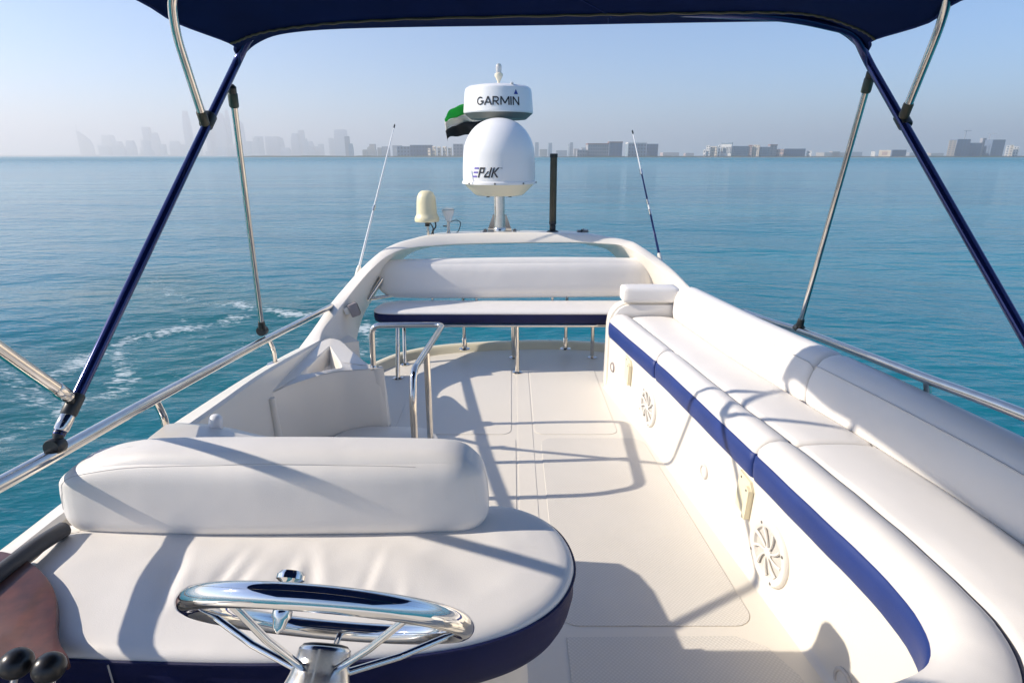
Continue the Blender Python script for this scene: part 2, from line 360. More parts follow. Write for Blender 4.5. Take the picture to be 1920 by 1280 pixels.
# ------------------------------------------------------------------ SEA
def build_sea():
    ang = np.concatenate([np.linspace(-50, 50, 640), np.linspace(50, 310, 60)[1:-1]]) * math.pi / 180
    r1 = 4.0 * np.exp(np.arange(0, 370) * 0.0092)
    r2 = r1[-1] * np.exp(np.arange(1, 200) * 0.031)
    r = np.concatenate([[0.5], r1, r2]); r = r[r < 20000]
    A, R = np.meshgrid(ang, r)
    X = np.sin(A) * R; Y = np.cos(A) * R; Zz = np.zeros_like(X)
    fade = np.clip(1 - R / 140, 0, 1) ** 1.5
    near = np.clip(1 - R / 45, 0, 1)
    for i in range(26):
        lam = 1.3 * (1.16 ** i) * 0.9; a = 0.0028 * lam ** 0.9
        th = 1.25 + rng.normal(0, 0.5); k = 2 * math.pi / lam; ph = rng.uniform(0, 6.28)
        w = fade if lam > 4 else near
        Zz += w * a * np.sin(k * (X * np.cos(th) + Y * np.sin(th)) + ph + 0.9 * np.sin(0.11 * X + i) + 0.8 * np.sin(0.09 * Y + 2 * i))
    # turning ripples left by the stern
    c = atZ(255, 655, SEA); dx = X - c.x; dy = Y - c.y
    rad = np.sqrt((dx * 0.75) ** 2 + dy ** 2) + 0.35 * np.sin(0.6 * X) * np.cos(0.5 * Y)
    ring = np.exp(-((rad - 6.0) / 3.6) ** 2) * (0.5 + 0.5 * np.cos(np.arctan2(dy, dx) - 1.7))
    Zz += 0.034 * ring * np.sin(2 * math.pi * rad / 1.15 + 0.8 * np.sin(np.arctan2(dy, dx) * 3)) * near
    Zz += 0.03 * ring * np.sin(2 * math.pi * rad / 2.9) * near
    # foam lines
    foam = np.zeros_like(X); churn = np.zeros_like(X)
    lines = [([(440, 577), (470, 588), (500, 592), (545, 600), (600, 600)], 0.36, 0.74),
             ([(290, 520), (320, 555), (360, 572), (420, 582)], 0.5, 0.5),
             ([(40, 735), (105, 695), (170, 662), (230, 642), (290, 630), (335, 620), (400, 617), (440, 605)], 0.55, 0.62),
             ([(-60, 850), (10, 800), (60, 785), (110, 765), (145, 742), (205, 730), (235, 690), (226, 655)], 0.42, 0.62),
             ([(10, 690), (40, 715), (75, 745), (60, 775)], 0.4, 0.5),
             ([(676, 610), (690, 628), (700, 645), (680, 660)], 0.38, 0.64),
             ([(240, 545), (300, 560), (350, 600), (380, 650), (330, 700)], 0.7, 0.33),
             ([(460, 650), (480, 632), (420, 660)], 0.4, 0.4)]
    m = R < 60
    xs, ys = X[m], Y[m]; fv = np.zeros_like(xs); cv = np.zeros_like(xs)
    for pl, wd, st in lines:
        w = [atZ(px, py, SEA) for px, py in pl]
        for p, q in zip(w[:-1], w[1:]):
            ex, ey = q.x - p.x, q.y - p.y; L2 = ex * ex + ey * ey
            t = np.clip(((xs - p.x) * ex + (ys - p.y) * ey) / L2, 0, 1)
            d = np.hypot(xs - p.x - t * ex, ys - p.y - t * ey)
            fv = np.maximum(fv, st * np.exp(-(d / wd) ** 2)); cv = np.maximum(cv, 0.75 * np.exp(-(d / 2.6) ** 2))
    foam[m] = fv; churn[m] = cv
    hullclear = np.exp(-(R / 9.0) ** 2); churn = np.maximum(churn, 0.7 * hullclear)
    nr, na = X.shape
    V = np.stack([X, Y, Zz + SEA], -1).reshape(-1, 3)
    i = np.arange(nr - 1)[:, None] * na; j = np.arange(na)[None, :]; jn = (j + 1) % na
    Fq = np.stack([i + j, i + jn, i + jn + na, i + j + na], -1).reshape(-1, 4)
    me = bpy.data.meshes.new('sea')
    me.vertices.add(len(V)); me.vertices.foreach_set('co', V.ravel())
    nf = len(Fq); me.loops.add(nf * 4); me.loops.foreach_set('vertex_index', Fq.ravel().astype(np.int32))
    me.polygons.add(nf); me.polygons.foreach_set('loop_start', np.arange(0, nf * 4, 4, dtype=np.int32))
    me.polygons.foreach_set('use_smooth', np.ones(nf, dtype=bool))
    me.update(calc_edges=True); me.validate()
    for nm, ar in (('foam', foam), ('churn', churn)):
        a = me.attributes.new(nm, 'FLOAT', 'POINT'); a.data.foreach_set('value', ar.ravel().astype(np.float32))
    me.flip_normals() if me.polygons[5].normal.z < 0 else None
    me.materials.append(MATS['sea_water'])
    o = bpy.data.objects.new('sea', me); COL.objects.link(o); tag(o, kind='structure')
build_sea()

# ------------------------------------------------------------------ SHORE AND SKYLINE
def bmat(name, c):
    if name in MATS: return name
    mat(name, c, 0.7, noise_amt=0.12, noise_scale=0.06); return name
bmat('b_beige', (0.42, 0.36, 0.30)); bmat('b_dark_shaded', (0.14, 0.19, 0.28)); bmat('b_white', (0.80, 0.78, 0.74)); bmat('b_cream', (0.74, 0.63, 0.49))
bmat('b_blue', (0.27, 0.35, 0.42)); bmat('b_red', (0.28, 0.15, 0.13)); bmat('b_grey', (0.36, 0.36, 0.38)); bmat('b_pink', (0.52, 0.38, 0.33)); bmat('b_glass', (0.11, 0.145, 0.19)); bmat('b_far_hazed', (0.46, 0.49, 0.54)); bmat('b_far2_hazed', (0.52, 0.52, 0.53))
def shore(name, x0, x1, D, h, m, seed):
    r = random.Random(seed); n = 60; rings = []
    for i in range(n + 1):
        px = x0 + (x1 - x0) * i / n; x = (px - 960) / F * D / HZ
        hh = h * (0.55 + 0.6 * r.random()); e = min(1, min(i, n - i) / 5)
        rings.append([(x, D - 30, SEA - .5), (x, D - 24, SEA + 0.9 * e), (x, D - 8, SEA + hh * e * .7), (x, D + 20, SEA + hh * e), (x, D + 400, SEA + hh * e * .8), (x, D + 420, SEA - .5)])
    o = obj(name, loft(rings, True, True), m); tag(o, kind='structure'); return o
shore('shore_land', 1000, 2300, 1880, 4.0, 'scrub', 1)
shore('shore_land', 420, 1020, 2000, 4.5, 'scrub', 2)
shore('shore_land', -300, 620, 6600, 12.0, 'scrub', 3)
for x0, x1, D in ((700, 1300, 1950), (1300, 1720, 1860)):
    rings = []
    for i in range(41):
        px = x0 + (x1 - x0) * i / 40; x = (px - 960) / F * D / HZ
        rings.append([(x, D - 60, SEA - .4), (x, D - 50, SEA + .3), (x, D - 34, SEA + .7 + .3 * random.random()), (x, D - 33, SEA - .4)])
    tag(obj('beach', loft(rings), 'sand'), kind='structure')
def bx(px0, px1, top, D, dep=None, base=None):
    """corners of a building block seen between two photo columns up to a photo row, standing D metres off"""
    k = D / HZ
    z1 = atY((px0 + px1) / 2, top, D).z
    x0 = (px0 - 960) / F * k; x1 = (px1 - 960) / F * k
    return x0, x1, (SEA if base is None else base), z1, D, D + (dep or max(12, (x1 - x0) * .8))
def building(px0, px1, top, D, m, label, cat='building', name='far_building', group=None, roof=None, cols=0, rows=0, win='b_glass', dep=None, extra=None, parapet=False):
    x0, x1, z0, z1, y0, y1 = bx(px0, px1, top, D, dep)
    pale = m in ('b_white', 'b_cream', 'b_beige', 'b_pink')
    if pale: c_ = (x0 + x1) / 2; hw = (x1 - x0) * .43; x0, x1 = c_ - hw, c_ + hw; y1 = y0 + hw * .7
    t = thing(name, ((x0 + x1) / 2, (y0 + y1) / 2, z0), label, cat, group)
    if pale: t.rotation_euler = (0, 0, math.radians(-32))
    obj('wall', box((x0, y0, z0), (x1, y1, z1)), m, t)
    if roof: obj('roof', box((x0 - 1, y0 - 1, z1), (x1 + 1, y1 + 1, z1 + (z1 - z0) * .09)), roof, t)
    if cols:
        w = (x1 - x0) / cols; h = (z1 - z0) / max(rows, 1); first = None
        for i in range(cols):
            for j in range(rows):
                if first is None:
                    first = obj('window', box((x0 + w * .28, y0 - .5, z0 + h * .3), (x0 + w * .72, y0 + .5, z0 + h * .78)), win, t); o = first
                else:
                    o = first.copy(); COL.objects.link(o); o.location = (w * i, 0, h * j)
    if extra: extra(t, x0, x1, z0, z1, y0, y1)
    return t
def crane(dx):
    def f(t, x0, x1, z0, z1, y0, y1):
        x = x0 + (x1 - x0) * dx; h = (z1 - z0) * .45
        obj('crane_mast', box((x - .8, y0 + 5, z1), (x + .8, y0 + 6.6, z1 + h)), 'b_grey', t)
        obj('crane_jib', box((x - 7, y0 + 5, z1 + h), (x + 16, y0 + 6.4, z1 + h + 1.2)), 'b_grey', t)
    return f
D1 = 1900  # dark blocks of this complex carry their shade in the wall colour
building(1776, 1789, 263, D1, 'b_beige', 'pale beige end of the tall block at the right skyline', 'apartment block', cols=2, rows=8)
building(1789.4, 1814, 261, D1 + 10, 'b_dark_shaded', 'dark shaded block beside the pale beige end, crane on its roof', 'apartment block', cols=4, rows=9, extra=crane(.6))
building(1814.4, 1837, 268, D1 + 30, 'b_dark_shaded', 'lower dark shaded block between two taller dark blocks on the right', 'apartment block', cols=4, rows=7)
building(1836, 1843, 259, D1 + 90, 'b_grey', 'thin grey core tower rising between the dark shaded blocks', 'tower', cols=1, rows=9)
building(1843.6, 1855, 265, D1 + 70, 'b_pink', 'brownish unfinished block behind the dark shaded ones, crane on top', 'apartment block', cols=2, rows=7, extra=crane(.5))
building(1855.4, 1879, 262, D1 + 12, 'b_dark_shaded', 'wide dark shaded block next to the small white buildings', 'apartment block', cols=4, rows=9)
building(1884, 1890, 273, D1, 'b_white', 'left white building at the right edge of the skyline', 'building', cols=1, rows=5)
building(1891, 1897, 272, D1 - 5, 'b_cream', 'cream building right of the first small white one', 'building', cols=1, rows=5)
building(1899, 1908, 275, D1, 'b_white', 'rightmost small white building with a dark front', 'building', cols=2, rows=4)
building(1633, 1641, 284, D1, 'b_white', 'tiny white house left of the pale hall', 'house')
building(1649, 1671, 281.5, D1, 'b_cream', 'pale low hall with one wide brownish opening', 'hall', cols=1, rows=1, win='b_pink')
building(1671.4, 1698, 281, D1 + 15, 'b_dark_shaded', 'long low dark building behind the pale hall', 'building', cols=6, rows=2)
for a in [(1318, 1323, 281, 'b_white', 'low white house at the left foot of the hotel row', 1, 2, None),
          (1323.4, 1331, 273, 'b_white', 'white hotel block with a flat top, first of the row', 2, 5, None),
          (1331.4, 1345, 275, 'b_cream', 'cream hotel block between the white one and the columned one', 4, 4, None),
          (1345.4, 1350, 272, 'b_white', 'narrow white stair tower beside the columned hotel', 1, 4, None),
          (1351, 1373, 270, 'b_white', 'columned hotel front under a dark dome-like roof', 7, 1, 'b_blue'),
          (1373.4, 1402, 274, 'b_blue', 'long blue-grey hotel wing right of the columned front', 8, 5, None),
          (1402.4, 1409, 274, 'b_pink', 'pinkish hotel block with a red roof before the tall cream one', 2, 4, 'b_red'),
          (1409.4, 1424, 272, 'b_cream', 'tallest cream hotel block in the middle of the row', 3, 6, None),
          (1424.4, 1442, 275.5, 'b_blue', 'blue-grey hotel wing with pale piers right of the cream block', 4, 4, None),
          (1442.4, 1455, 273, 'b_grey', 'grey hotel block with a red roof at the end of the row', 2, 5, 'b_red'),
          (1455.4, 1470, 280, 'b_pink', 'low pinkish link building between hotel row and dark hall', 4, 2, None),
          (1470.4, 1509, 279, 'b_dark_shaded', 'long dark hall right of the hotel row', 9, 2, None),
          (1512, 1522, 283, 'b_white', 'small white domed house at the right end of the dark hall', 1, 2, None)]:
    building(a[0], a[1], a[2], 1900, a[3], a[4], 'hotel' if 'hotel' in a[4] else 'building', cols=a[5], rows=a[6], roof=a[7])
building(1102, 1141, 271, 1900, 'b_grey', 'wide grey hotel with a reddish roof behind the black stick aerial', 'hotel', roof='b_red', cols=9, rows=4)
building(1082, 1101, 281, 1890, 'b_grey', 'low sloping wing at the left of the wide grey hotel', 'building', cols=4, rows=2)
building(1141.5, 1166, 268, 1890, 'b_dark_shaded', 'dark block with stepped red roof joined to the wide grey hotel', 'hotel', roof='b_red', cols=4, rows=5)
building(1177, 1211, 269.5, 1940, 'b_blue', 'pale flat-topped building crossed by the right whip aerial', 'building', roof='b_white', cols=6, rows=4)
building(1211.5, 1233, 270, 1930, 'b_dark_shaded', 'dark block at the right of the flat-topped building', 'building', cols=4, rows=4)
building(745, 769, 274.5, 2070, 'b_blue', 'dull blue block left of the darker one beside the left whip aerial', 'building', cols=4, rows=3)
building(769.5, 808, 272, 2060, 'b_dark_shaded', 'darker wide block left of the sunlit cream buildings', 'building', cols=7, rows=3)
for i, (a, b, tp, lb) in enumerate([(802, 809, 278, 'leftmost low cream building of the sunlit cluster'), (810, 819, 275, 'second sunlit cream building, a little taller than the first'),
                                    (820, 828, 275.5, 'middle sunlit cream building of the cluster left of the dome'), (830, 839, 275, 'fourth sunlit cream building left of the satellite dome'),
                                    (840, 848, 277, 'rightmost sunlit cream building beside the satellite dome')]):
    building(a, b, tp, 2030, 'b_cream', lb, 'building', group='sunlit cream buildings', cols=2, rows=3)
building(850, 868, 270, 2300, 'b_grey', 'pale grey block half hidden behind the satellite dome', 'building', cols=3, rows=4)
# far towers in the haze
D2 = 7000
NAMED = []; FILL = []
def tower(px0, px1, top, D, m, label, spire=0.0, taper=1.0, name='far_tower', group=None, slope=0.0):
    x0, x1, z0, z1, y0, y1 = bx(px0, px1, top, D)
    t = thing(name, ((x0 + x1) / 2, (y0 + y1) / 2, z0), label, 'tower', group)
    (FILL if name == 'far_block' else NAMED).append((px0, t, top, label))
    if D > 4500: m = 'b_far_hazed' if m == 'b_blue' else 'b_far2_hazed'  # paler walls far out: extra haze fading put into the colour
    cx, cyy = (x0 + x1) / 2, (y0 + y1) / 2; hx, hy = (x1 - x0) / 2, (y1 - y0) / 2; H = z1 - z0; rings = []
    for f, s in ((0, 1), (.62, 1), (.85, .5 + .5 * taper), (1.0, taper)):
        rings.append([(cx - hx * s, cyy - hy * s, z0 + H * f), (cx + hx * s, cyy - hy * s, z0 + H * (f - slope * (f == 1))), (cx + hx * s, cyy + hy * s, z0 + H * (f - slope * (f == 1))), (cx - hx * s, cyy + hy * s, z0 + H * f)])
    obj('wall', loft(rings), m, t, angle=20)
    if spire: obj('spire', lathe([(hx * .12, 0), (hx * .02, spire * D / F)], (cx, cyy, z1)), 'b_grey', t)
    return t
def sail_tower():
    D = 7200; k = D / HZ
    t = thing('far_tower', ((160 - 960) / F * k, D, SEA), 'pale sail-shaped tower with a thin mast, leftmost in the haze', 'tower')
    pts = [(152, 294), (152, 246), (155, 249), (163, 255), (170, 262), (174, 272), (175, 294)]
    poly = [((px - 960) / F * k, max(SEA, atY(px, py, D).z)) for px, py in pts]
    obj('wall', prism(poly, D, D + 50, axis='y'), 'b_far2_hazed', t)
    x = (151.5 - 960) / F * k
    obj('mast', tube([(x, D + 20, SEA), (x, D + 20, atY(151.5, 233, D).z)], 2.5, 6), 'b_grey', t)
sail_tower()
tower(195, 214, 253, D2 + 500, 'b_grey', 'broad pale block right of the sail-shaped tower', taper=.8)
tower(274, 286, 238, D2, 'b_blue', 'square-topped hazy tower standing alone left of the bow tube', taper=1.0)
tower(287, 300, 249, D2, 'b_blue', 'lower stepped tower touching the square-topped one', taper=.7)
tower(351, 363, 208, D2, 'b_blue', 'bullet-shaped tall tower left of the bow tube', taper=.55)
tower(391, 398, 200, D2, 'b_blue', 'slender tower with a spire hidden behind the bow tube', spire=8, taper=.6)
tower(399, 408, 224, D2 + 60, 'b_blue', 'tower right behind the bow tube, shorter than the spired ones', taper=.7)
tower(409, 430, 212, D2, 'b_blue', 'broad pointed tower between bow tube and steel pole', spire=5, taper=.3)
tower(431, 438, 206, D2 + 30, 'b_blue', 'narrow tall tower just left of the steel pole', taper=.6, spire=3)
tower(447, 460, 222, D2, 'b_blue', 'tower with a sloped top right of the steel pole', taper=.8, slope=.12)
tower(484, 492, 257, D2 - 300, 'b_grey', 'short hazy tower right of the sloped-top tower', taper=.9)
tower(500, 524, 256, D2 - 200, 'b_blue', 'wide hazy block left of the stepped tower', taper=.9)
tower(548, 562, 250, D2 - 300, 'b_blue', 'stepped hazy tower leaning on a taller thin one', taper=.6)
tower(562.5, 573, 244, D2 - 250, 'b_grey', 'thin hazy tower right of the stepped one', taper=.85)
tower(629, 651, 243, D2 - 300, 'b_blue', 'broad flat-topped tower alone in the middle haze', taper=.85)
tower(622, 628, 262, D2 - 280, 'b_grey', 'low annex left of the broad flat-topped tower', taper=1)
for i in range(58):
    px = random.uniform(180, 745); w = random.uniform(6, 19); tp = random.uniform(255, 284) if px > 330 else random.uniform(262, 287)
    D = random.uniform(6200, 7600) if px < 640 else random.uniform(3100, 3600)
    if px > 650: tp = random.uniform(268, 286)
    tower(px, px + w, tp, D, random.choice(['b_grey', 'b_blue', 'b_grey', 'b_beige']), 'hazy grey block in the packed far skyline at the left', name='far_block', group='hazy blocks of the far left skyline', taper=random.choice([1, 1, .9, .7]))
for a, b, tp, m, lb in [(1003, 1010, 267, 'b_blue', 'hazy slim tower just right of the satellite dome'), (1028, 1035, 268, 'b_blue', 'hazy tower behind the tip of the black stick aerial'),
                       (1065, 1068, 269, 'b_white', 'narrow pale tower left of its grey twin'), (1068.5, 1074, 267, 'b_grey', 'grey tower right of its narrow pale twin')]:
    tower(a, b, tp, 3600, m, lb, taper=.9)
for px, w, tp in [(1012, 14, 280), (1043, 20, 282), (1076, 10, 279), (1090, 12, 277), (1243, 30, 286), (1285, 16, 287), (1545, 40, 286), (1590, 26, 285), (1705, 30, 286), (1745, 24, 287), (1560, 14, 284)]:
    tower(px, px + w, tp, 3500, random.choice(['b_grey', 'b_pink', 'b_beige']), 'low hazy building on the shore between the hotels', name='far_block', group='low hazy shore buildings', taper=1)

ORD = ['first', 'second', 'third', 'fourth', 'fifth', 'sixth', 'seventh', 'eighth', 'ninth', 'tenth', 'eleventh', 'twelfth', 'thirteenth']
SHORT = [(110, 'sail-shaped tower with the mast'), (195, 'broad pale block beside the sail-shaped tower'), (274, 'square-topped lone hazy tower'), (351, 'bullet-shaped tall tower'), (391, 'spired tower at the bow tube'), (431, 'narrow tall tower left of the steel pole'),
         (447, 'sloped-top tower right of the pole'), (500, 'wide hazy block'), (548, 'stepped hazy tower'), (629, 'broad flat-topped tower'), (740, 'dull blue block by the left whip aerial'), (860, 'satellite dome'), (1064, 'pale and grey twin towers'), (1177, 'flat-topped building behind the right whip'), (1300, 'hotel row'), (1530, 'small domed white house'), (1690, 'dark building by the pale hall')]
cnt = {}
for px0, t, top, lb in sorted(FILL, key=lambda q: q[0]):
    nm = [n for x_, n in SHORT if x_ <= px0][-1]; cnt[nm] = cnt.get(nm, 0) + 1
    t['label'] = f"{'low' if top > 277 else 'taller'} hazy block, {ORD[min(cnt[nm] - 1, 12)]} to the right of the {nm}"

# ------------------------------------------------------------------ HAZE
hm = bpy.data.materials.new('haze_air'); hm.use_nodes = True; hn = hm.node_tree
hn.nodes.remove(hn.nodes['Principled BSDF'])
pv = hn.nodes.new('ShaderNodeVolumePrincipled'); pv.inputs['Color'].default_value = (0.95, 0.905, 0.89, 1)
pv.inputs['Density'].default_value = 0.00024; pv.inputs['Anisotropy'].default_value = 0.35
hn.links.new(pv.outputs['Volume'], hn.nodes['Material Output'].inputs['Volume'])
hz = obj('haze', box((-21000, -21000, SEA - 3), (21000, 21000, 560)), hm); tag(hz, kind='stuff')

# ------------------------------------------------------------------ YACHT: hull and deck
def hull():
    t = thing('yacht_hull', (0.15, 2, SEA), 'white hull and lower cabin of the yacht under the flybridge', 'yacht')
    def outline(hw, y0, y1, bow):
        pts = []
        for k in range(13):
            a = math.pi * k / 12; pts.append((0.15 + hw * math.cos(a), y0 - bow * math.sin(a)))
        return pts + [(0.15 - hw * .98, y1 - .4), (0.15 - hw * .9, y1), (0.15 + hw * .9, y1), (0.15 + hw * .98, y1 - .4)]
    rings = [[(x, y, z) for x, y in outline(hw, -2.5, y1, bw)] for z, hw, y1, bw in ((SEA - .7, 1.7, 6.2, 3.5), (SEA + .2, 1.95, 6.4, 4.5), (-2.2, 2.15, 6.4, 5.6), (-2.15, 2.05, 6.3, 5.5))]
    obj('hull_shell', loft(rings), 'hull_white', t, 30)
    obj('cabin', loft([[(x, y, z) for x, y in outline(hw, -1.5, y1, bw)] for z, hw, y1, bw in ((-2.15, 1.75, 4.6, 2.6), (-.14, 1.5, 4.7, 1.2))]), 'hull_white', t, 30)
hull()
deck_outline = [(-1.47, -1.0), (-1.48, 1.2), (-1.46, 2.0), (-1.43, 3.0), (-1.30, 4.0), (-1.08, 4.38), (-0.93, 4.58), (-0.70, 4.75), (-0.40, 4.85), (0.05, 4.92), (0.47, 4.92), (0.83, 4.84), (1.15, 4.65), (1.35, 4.25), (1.58, 3.0), (1.68, 2.0), (1.70, 1.0), (1.66, -1.0)]
dk = catmull([(x, y, 0) for x, y in deck_outline], 5, closed=True)
tag(obj('flybridge_deck', prism([(p.x, p.y) for p in dk], -0.14, 0.0), 'deck_gelcoat'), kind='structure')
# toe lip round the stern
lip = catmull([(-1.16, 4.15, 0), (-1.05, 4.36, 0), (-0.92, 4.56, 0), (-0.70, 4.73, 0), (-0.40, 4.83, 0), (0.05, 4.90, 0), (0.47, 4.90, 0), (0.83, 4.82, 0), (1.13, 4.63, 0), (1.3, 4.3, 0)], 8)
rings = []
for i, p in enumerate(lip):
    a = lip[max(i - 1, 0)]; b = lip[min(i + 1, len(lip) - 1)]; tg = (b - a).normalized(); nn = Vector((-tg.y, tg.x, 0))
    prof = [(-0.075, 0.001), (-0.055, 0.02), (-0.035, 0.045), (-0.015, 0.055), (0.02, 0.055), (0.035, 0.045), (0.04, 0.0), (0.04, -0.1)]
    rings.append([p + nn * s + Vector((0, 0, z)) for s, z in prof])
tag(obj('stern_lip', loft(rings), 'gelcoat_cream'), 'cream toe lip curving round the stern edge of the deck', 'toe rail')
# moulded panels of the deck
def panel(poly, m, h=0.004):
    h = h * .62
    o = obj('deck_panel', prism(poly, 0.0004, h, 0.0012, 1), m); tag(o, kind='structure'); return o
panel(rrect(-0.72, 3.20, -0.005, 4.44, 0.06), 'deck_gelcoat', .0045)
panel([(p[0] + (4.4 - p[1]) * .0, p[1]) for p in rrect(0.135, 3.20, 0.64, 4.44, 0.06)], 'deck_gelcoat', .0045)
panel(rrect(-0.35, 2.0, 0.022, 3.16, 0.05), 'deck_gelcoat', .0045)
pl = rrect(0.17, 1.69, 0.87, 3.15, 0.07)
panel([(x - max(0, (y - 2.3)) * (0.12 if x > .5 else 0), y) for x, y in pl], 'deck_nonskid', .0045)
panel([(0.17 + .02, 1.05)] + [(x, y) for x, y in [(0.17 + .02, 1.64), (0.78, 1.645), (0.87, 1.60), (0.93, 1.48), (0.95, 1.3), (.95, 1.05)]], 'deck_nonskid', .0045)
panel(rrect(0.035, 2.05, 0.125, 4.42, 0.01), 'deck_gelcoat', .003)

# ------------------------------------------------------------------ left bulwark (coaming), stair enclosure, arch
def coaming_left():
    t = thing('bulwark', (-1.25, 2.2, 0), 'white left bulwark sloping from the helm seat up to the arch foot', 'bulwark')
    po = [Vector((-1.34, -.6, .64)), Vector((-1.34, .6, .64))] + [atX(px, py, x) for px, py, x in ((0, 1025, -1.325), (105, 945, -1.33), (270, 828, -1.35), (370, 761, -1.375), (477, 695, -1.39), (558, 652, -1.39))]
    pi_ = [Vector((-1.25, -.6, .64)), Vector((-1.25, 1.3, .64)), Vector((-1.25, 1.5, .635))] + [atX(px, py, -1.25) for px, py in ((403, 766), (504, 695), (605, 638))]
    po.append(po[-1] + Vector((.02, .35, -.07))); pi_ += [pi_[-1] + Vector((0.0, .25, -.03))]
    def at_y(c, y):
        for p, q in zip(c[:-1], c[1:]):
            if p.y <= y <= q.y: return p.lerp(q, (y - p.y) / (q.y - p.y))
        return c[-1] if y > c[-1].y else c[0]
    co = catmull(po, 8); cin = catmull(pi_, 8); ys = [-.5 + k * .09 for k in range(50)]; ys = [y for y in ys if y < min(co[-1].y, cin[-1].y)]
    cs = [at_y(co, y) for y in ys]; ci = [at_y(cin, y) for y in ys]
    rings = []
    for o, i in zip(cs, ci):
        z = o.z; zi = i.z
        rings.append([(o.x - .10, o.y, -.14), (o.x - .02, o.y, z - .05), (o.x, o.y, z - .012), (o.x + .012, o.y, z), (i.x - .014, o.y, zi + .004), (i.x, o.y, zi - .008), (i.x + .006, o.y, zi - .05), (i.x + .03, o.y, 0.002), (i.x + .0, o.y, -.14)])
    obj('bulwark_shell', loft(rings), 'gelcoat', t, 35)
coaming_left()
def stair_enclosure():
    t = thing('stair_enclosure', (-.9, 3.1, 0), 'curved cream moulding round the stairwell with a triangular tray in its top', 'moulding')
    top = [atY(503, 739, 2.79), atY(541, 721, 2.93), atY(577, 708, 3.04), atY(632, 696, 3.17), atY(684, 692, 3.25), atY(713, 691, 3.29)]
    tp = catmull(top, 6)
    corner = tp[-1]
    back = [corner + Vector((.004, .05, 0)), atZ(692, 682, .405), atZ(664, 660, .415), atZ(640, 640, .425)]
    line = tp + catmull(back, 5)
    # front wall: thick sheet following the top line
    rings = []
    for i, p in enumerate(line):
        a = line[max(i - 1, 0)]; b = line[min(i + 1, len(line) - 1)]; tg = (b - a); tg.z = 0; tg.normalize(); nn = Vector((tg.y, -tg.x, 0))
        rings.append([(p.x + nn.x * .025, p.y + nn.y * .025, 0.002), (p.x + nn.x * .012, p.y + nn.y * .012, p.z * .6), (p.x + nn.x * .004, p.y + nn.y * .004, p.z - .02), (p.x, p.y, p.z - .004), (p.x - nn.x * .01, p.y - nn.y * .01, p.z), (p.x - nn.x * .05, p.y - nn.y * .05, p.z), (p.x - nn.x * .055, p.y - nn.y * .055, 0.002)])
    obj('front_panel', loft(rings), 'gelcoat', t, 35)
    c_ = line[0]; obj('corner_bead', tube([(c_.x + .02, c_.y - .012, c_.z - .015), (c_.x + .024, c_.y - .014, .25), (c_.x + .03, c_.y - .016, .0)], .0, 14, radii=[.016, .022, .026]), 'gelcoat', t)
    # ledge with the tray: ring of quads round a sunken triangle
    A = [atX(503, 737, -1.25), atX(550, 690, -1.25), atX(603, 640, -1.25), atZ(634, 637, .43), atZ(660, 659, .42), atZ(686, 681, .41), tp[-1] + Vector((-.03, .02, 0)), tp[-4], tp[-9], tp[-15], tp[4]]
    tri = [atZ(562, 704, .432), atZ(618, 650, .432), atZ(640, 690, .42)]
    def trip(f):
        f = f % 1.0 * 3; i = int(f); g = f - i; return tri[i].lerp(tri[(i + 1) % 3], g)
    # order the rim so that it starts near tri[0]
    outer = catmull(A, 6, closed=True); n = len(outer)
    c0 = sum((Vector(p) for p in tri), Vector()) / 3
    def angle(p): return math.atan2(p.x - c0.x, -(p.y - c0.y))
    def hit(p):
        best = None; d = Vector((p.x - c0.x, p.y - c0.y))
        for i in range(3):
            a = tri[i] - c0; b = tri[(i + 1) % 3] - c0; e = b - a
            den = d.x * e.y - d.y * e.x
            if abs(den) < 1e-9: continue
            s = (a.x * e.y - a.y * e.x) / den; u = (a.x * d.y - a.y * d.x) / den
            if s > 0 and -1e-6 <= u <= 1 + 1e-6: best = a + e * u + c0
        return best or c0
    inner = [hit(p) for p in outer]
    lipr = [p + (p - c0).normalized() * .012 + Vector((0, 0, .006)) for p in inner]
    low = [c0 + (p - c0) * .72 + Vector((0, 0, -.085)) for p in inner]
    V, Fc = loft([outer, lipr, inner, low], True, False); m = len(V); V.append(tuple(c0 + Vector((0, 0, -.09)))); k = 3 * n
    Fc += [(k + i, k + (i + 1) % n, m) for i in range(n)]
    obj('tray_ledge', (V, Fc), 'gelcoat', t, 30)
    # low round step at its foot
    obj('step', prism(rrect(-1.05, 2.75, -0.42, 3.22, .2, 6), 0.0, .05, .015, 2), 'gelcoat', t)
stair_enclosure()

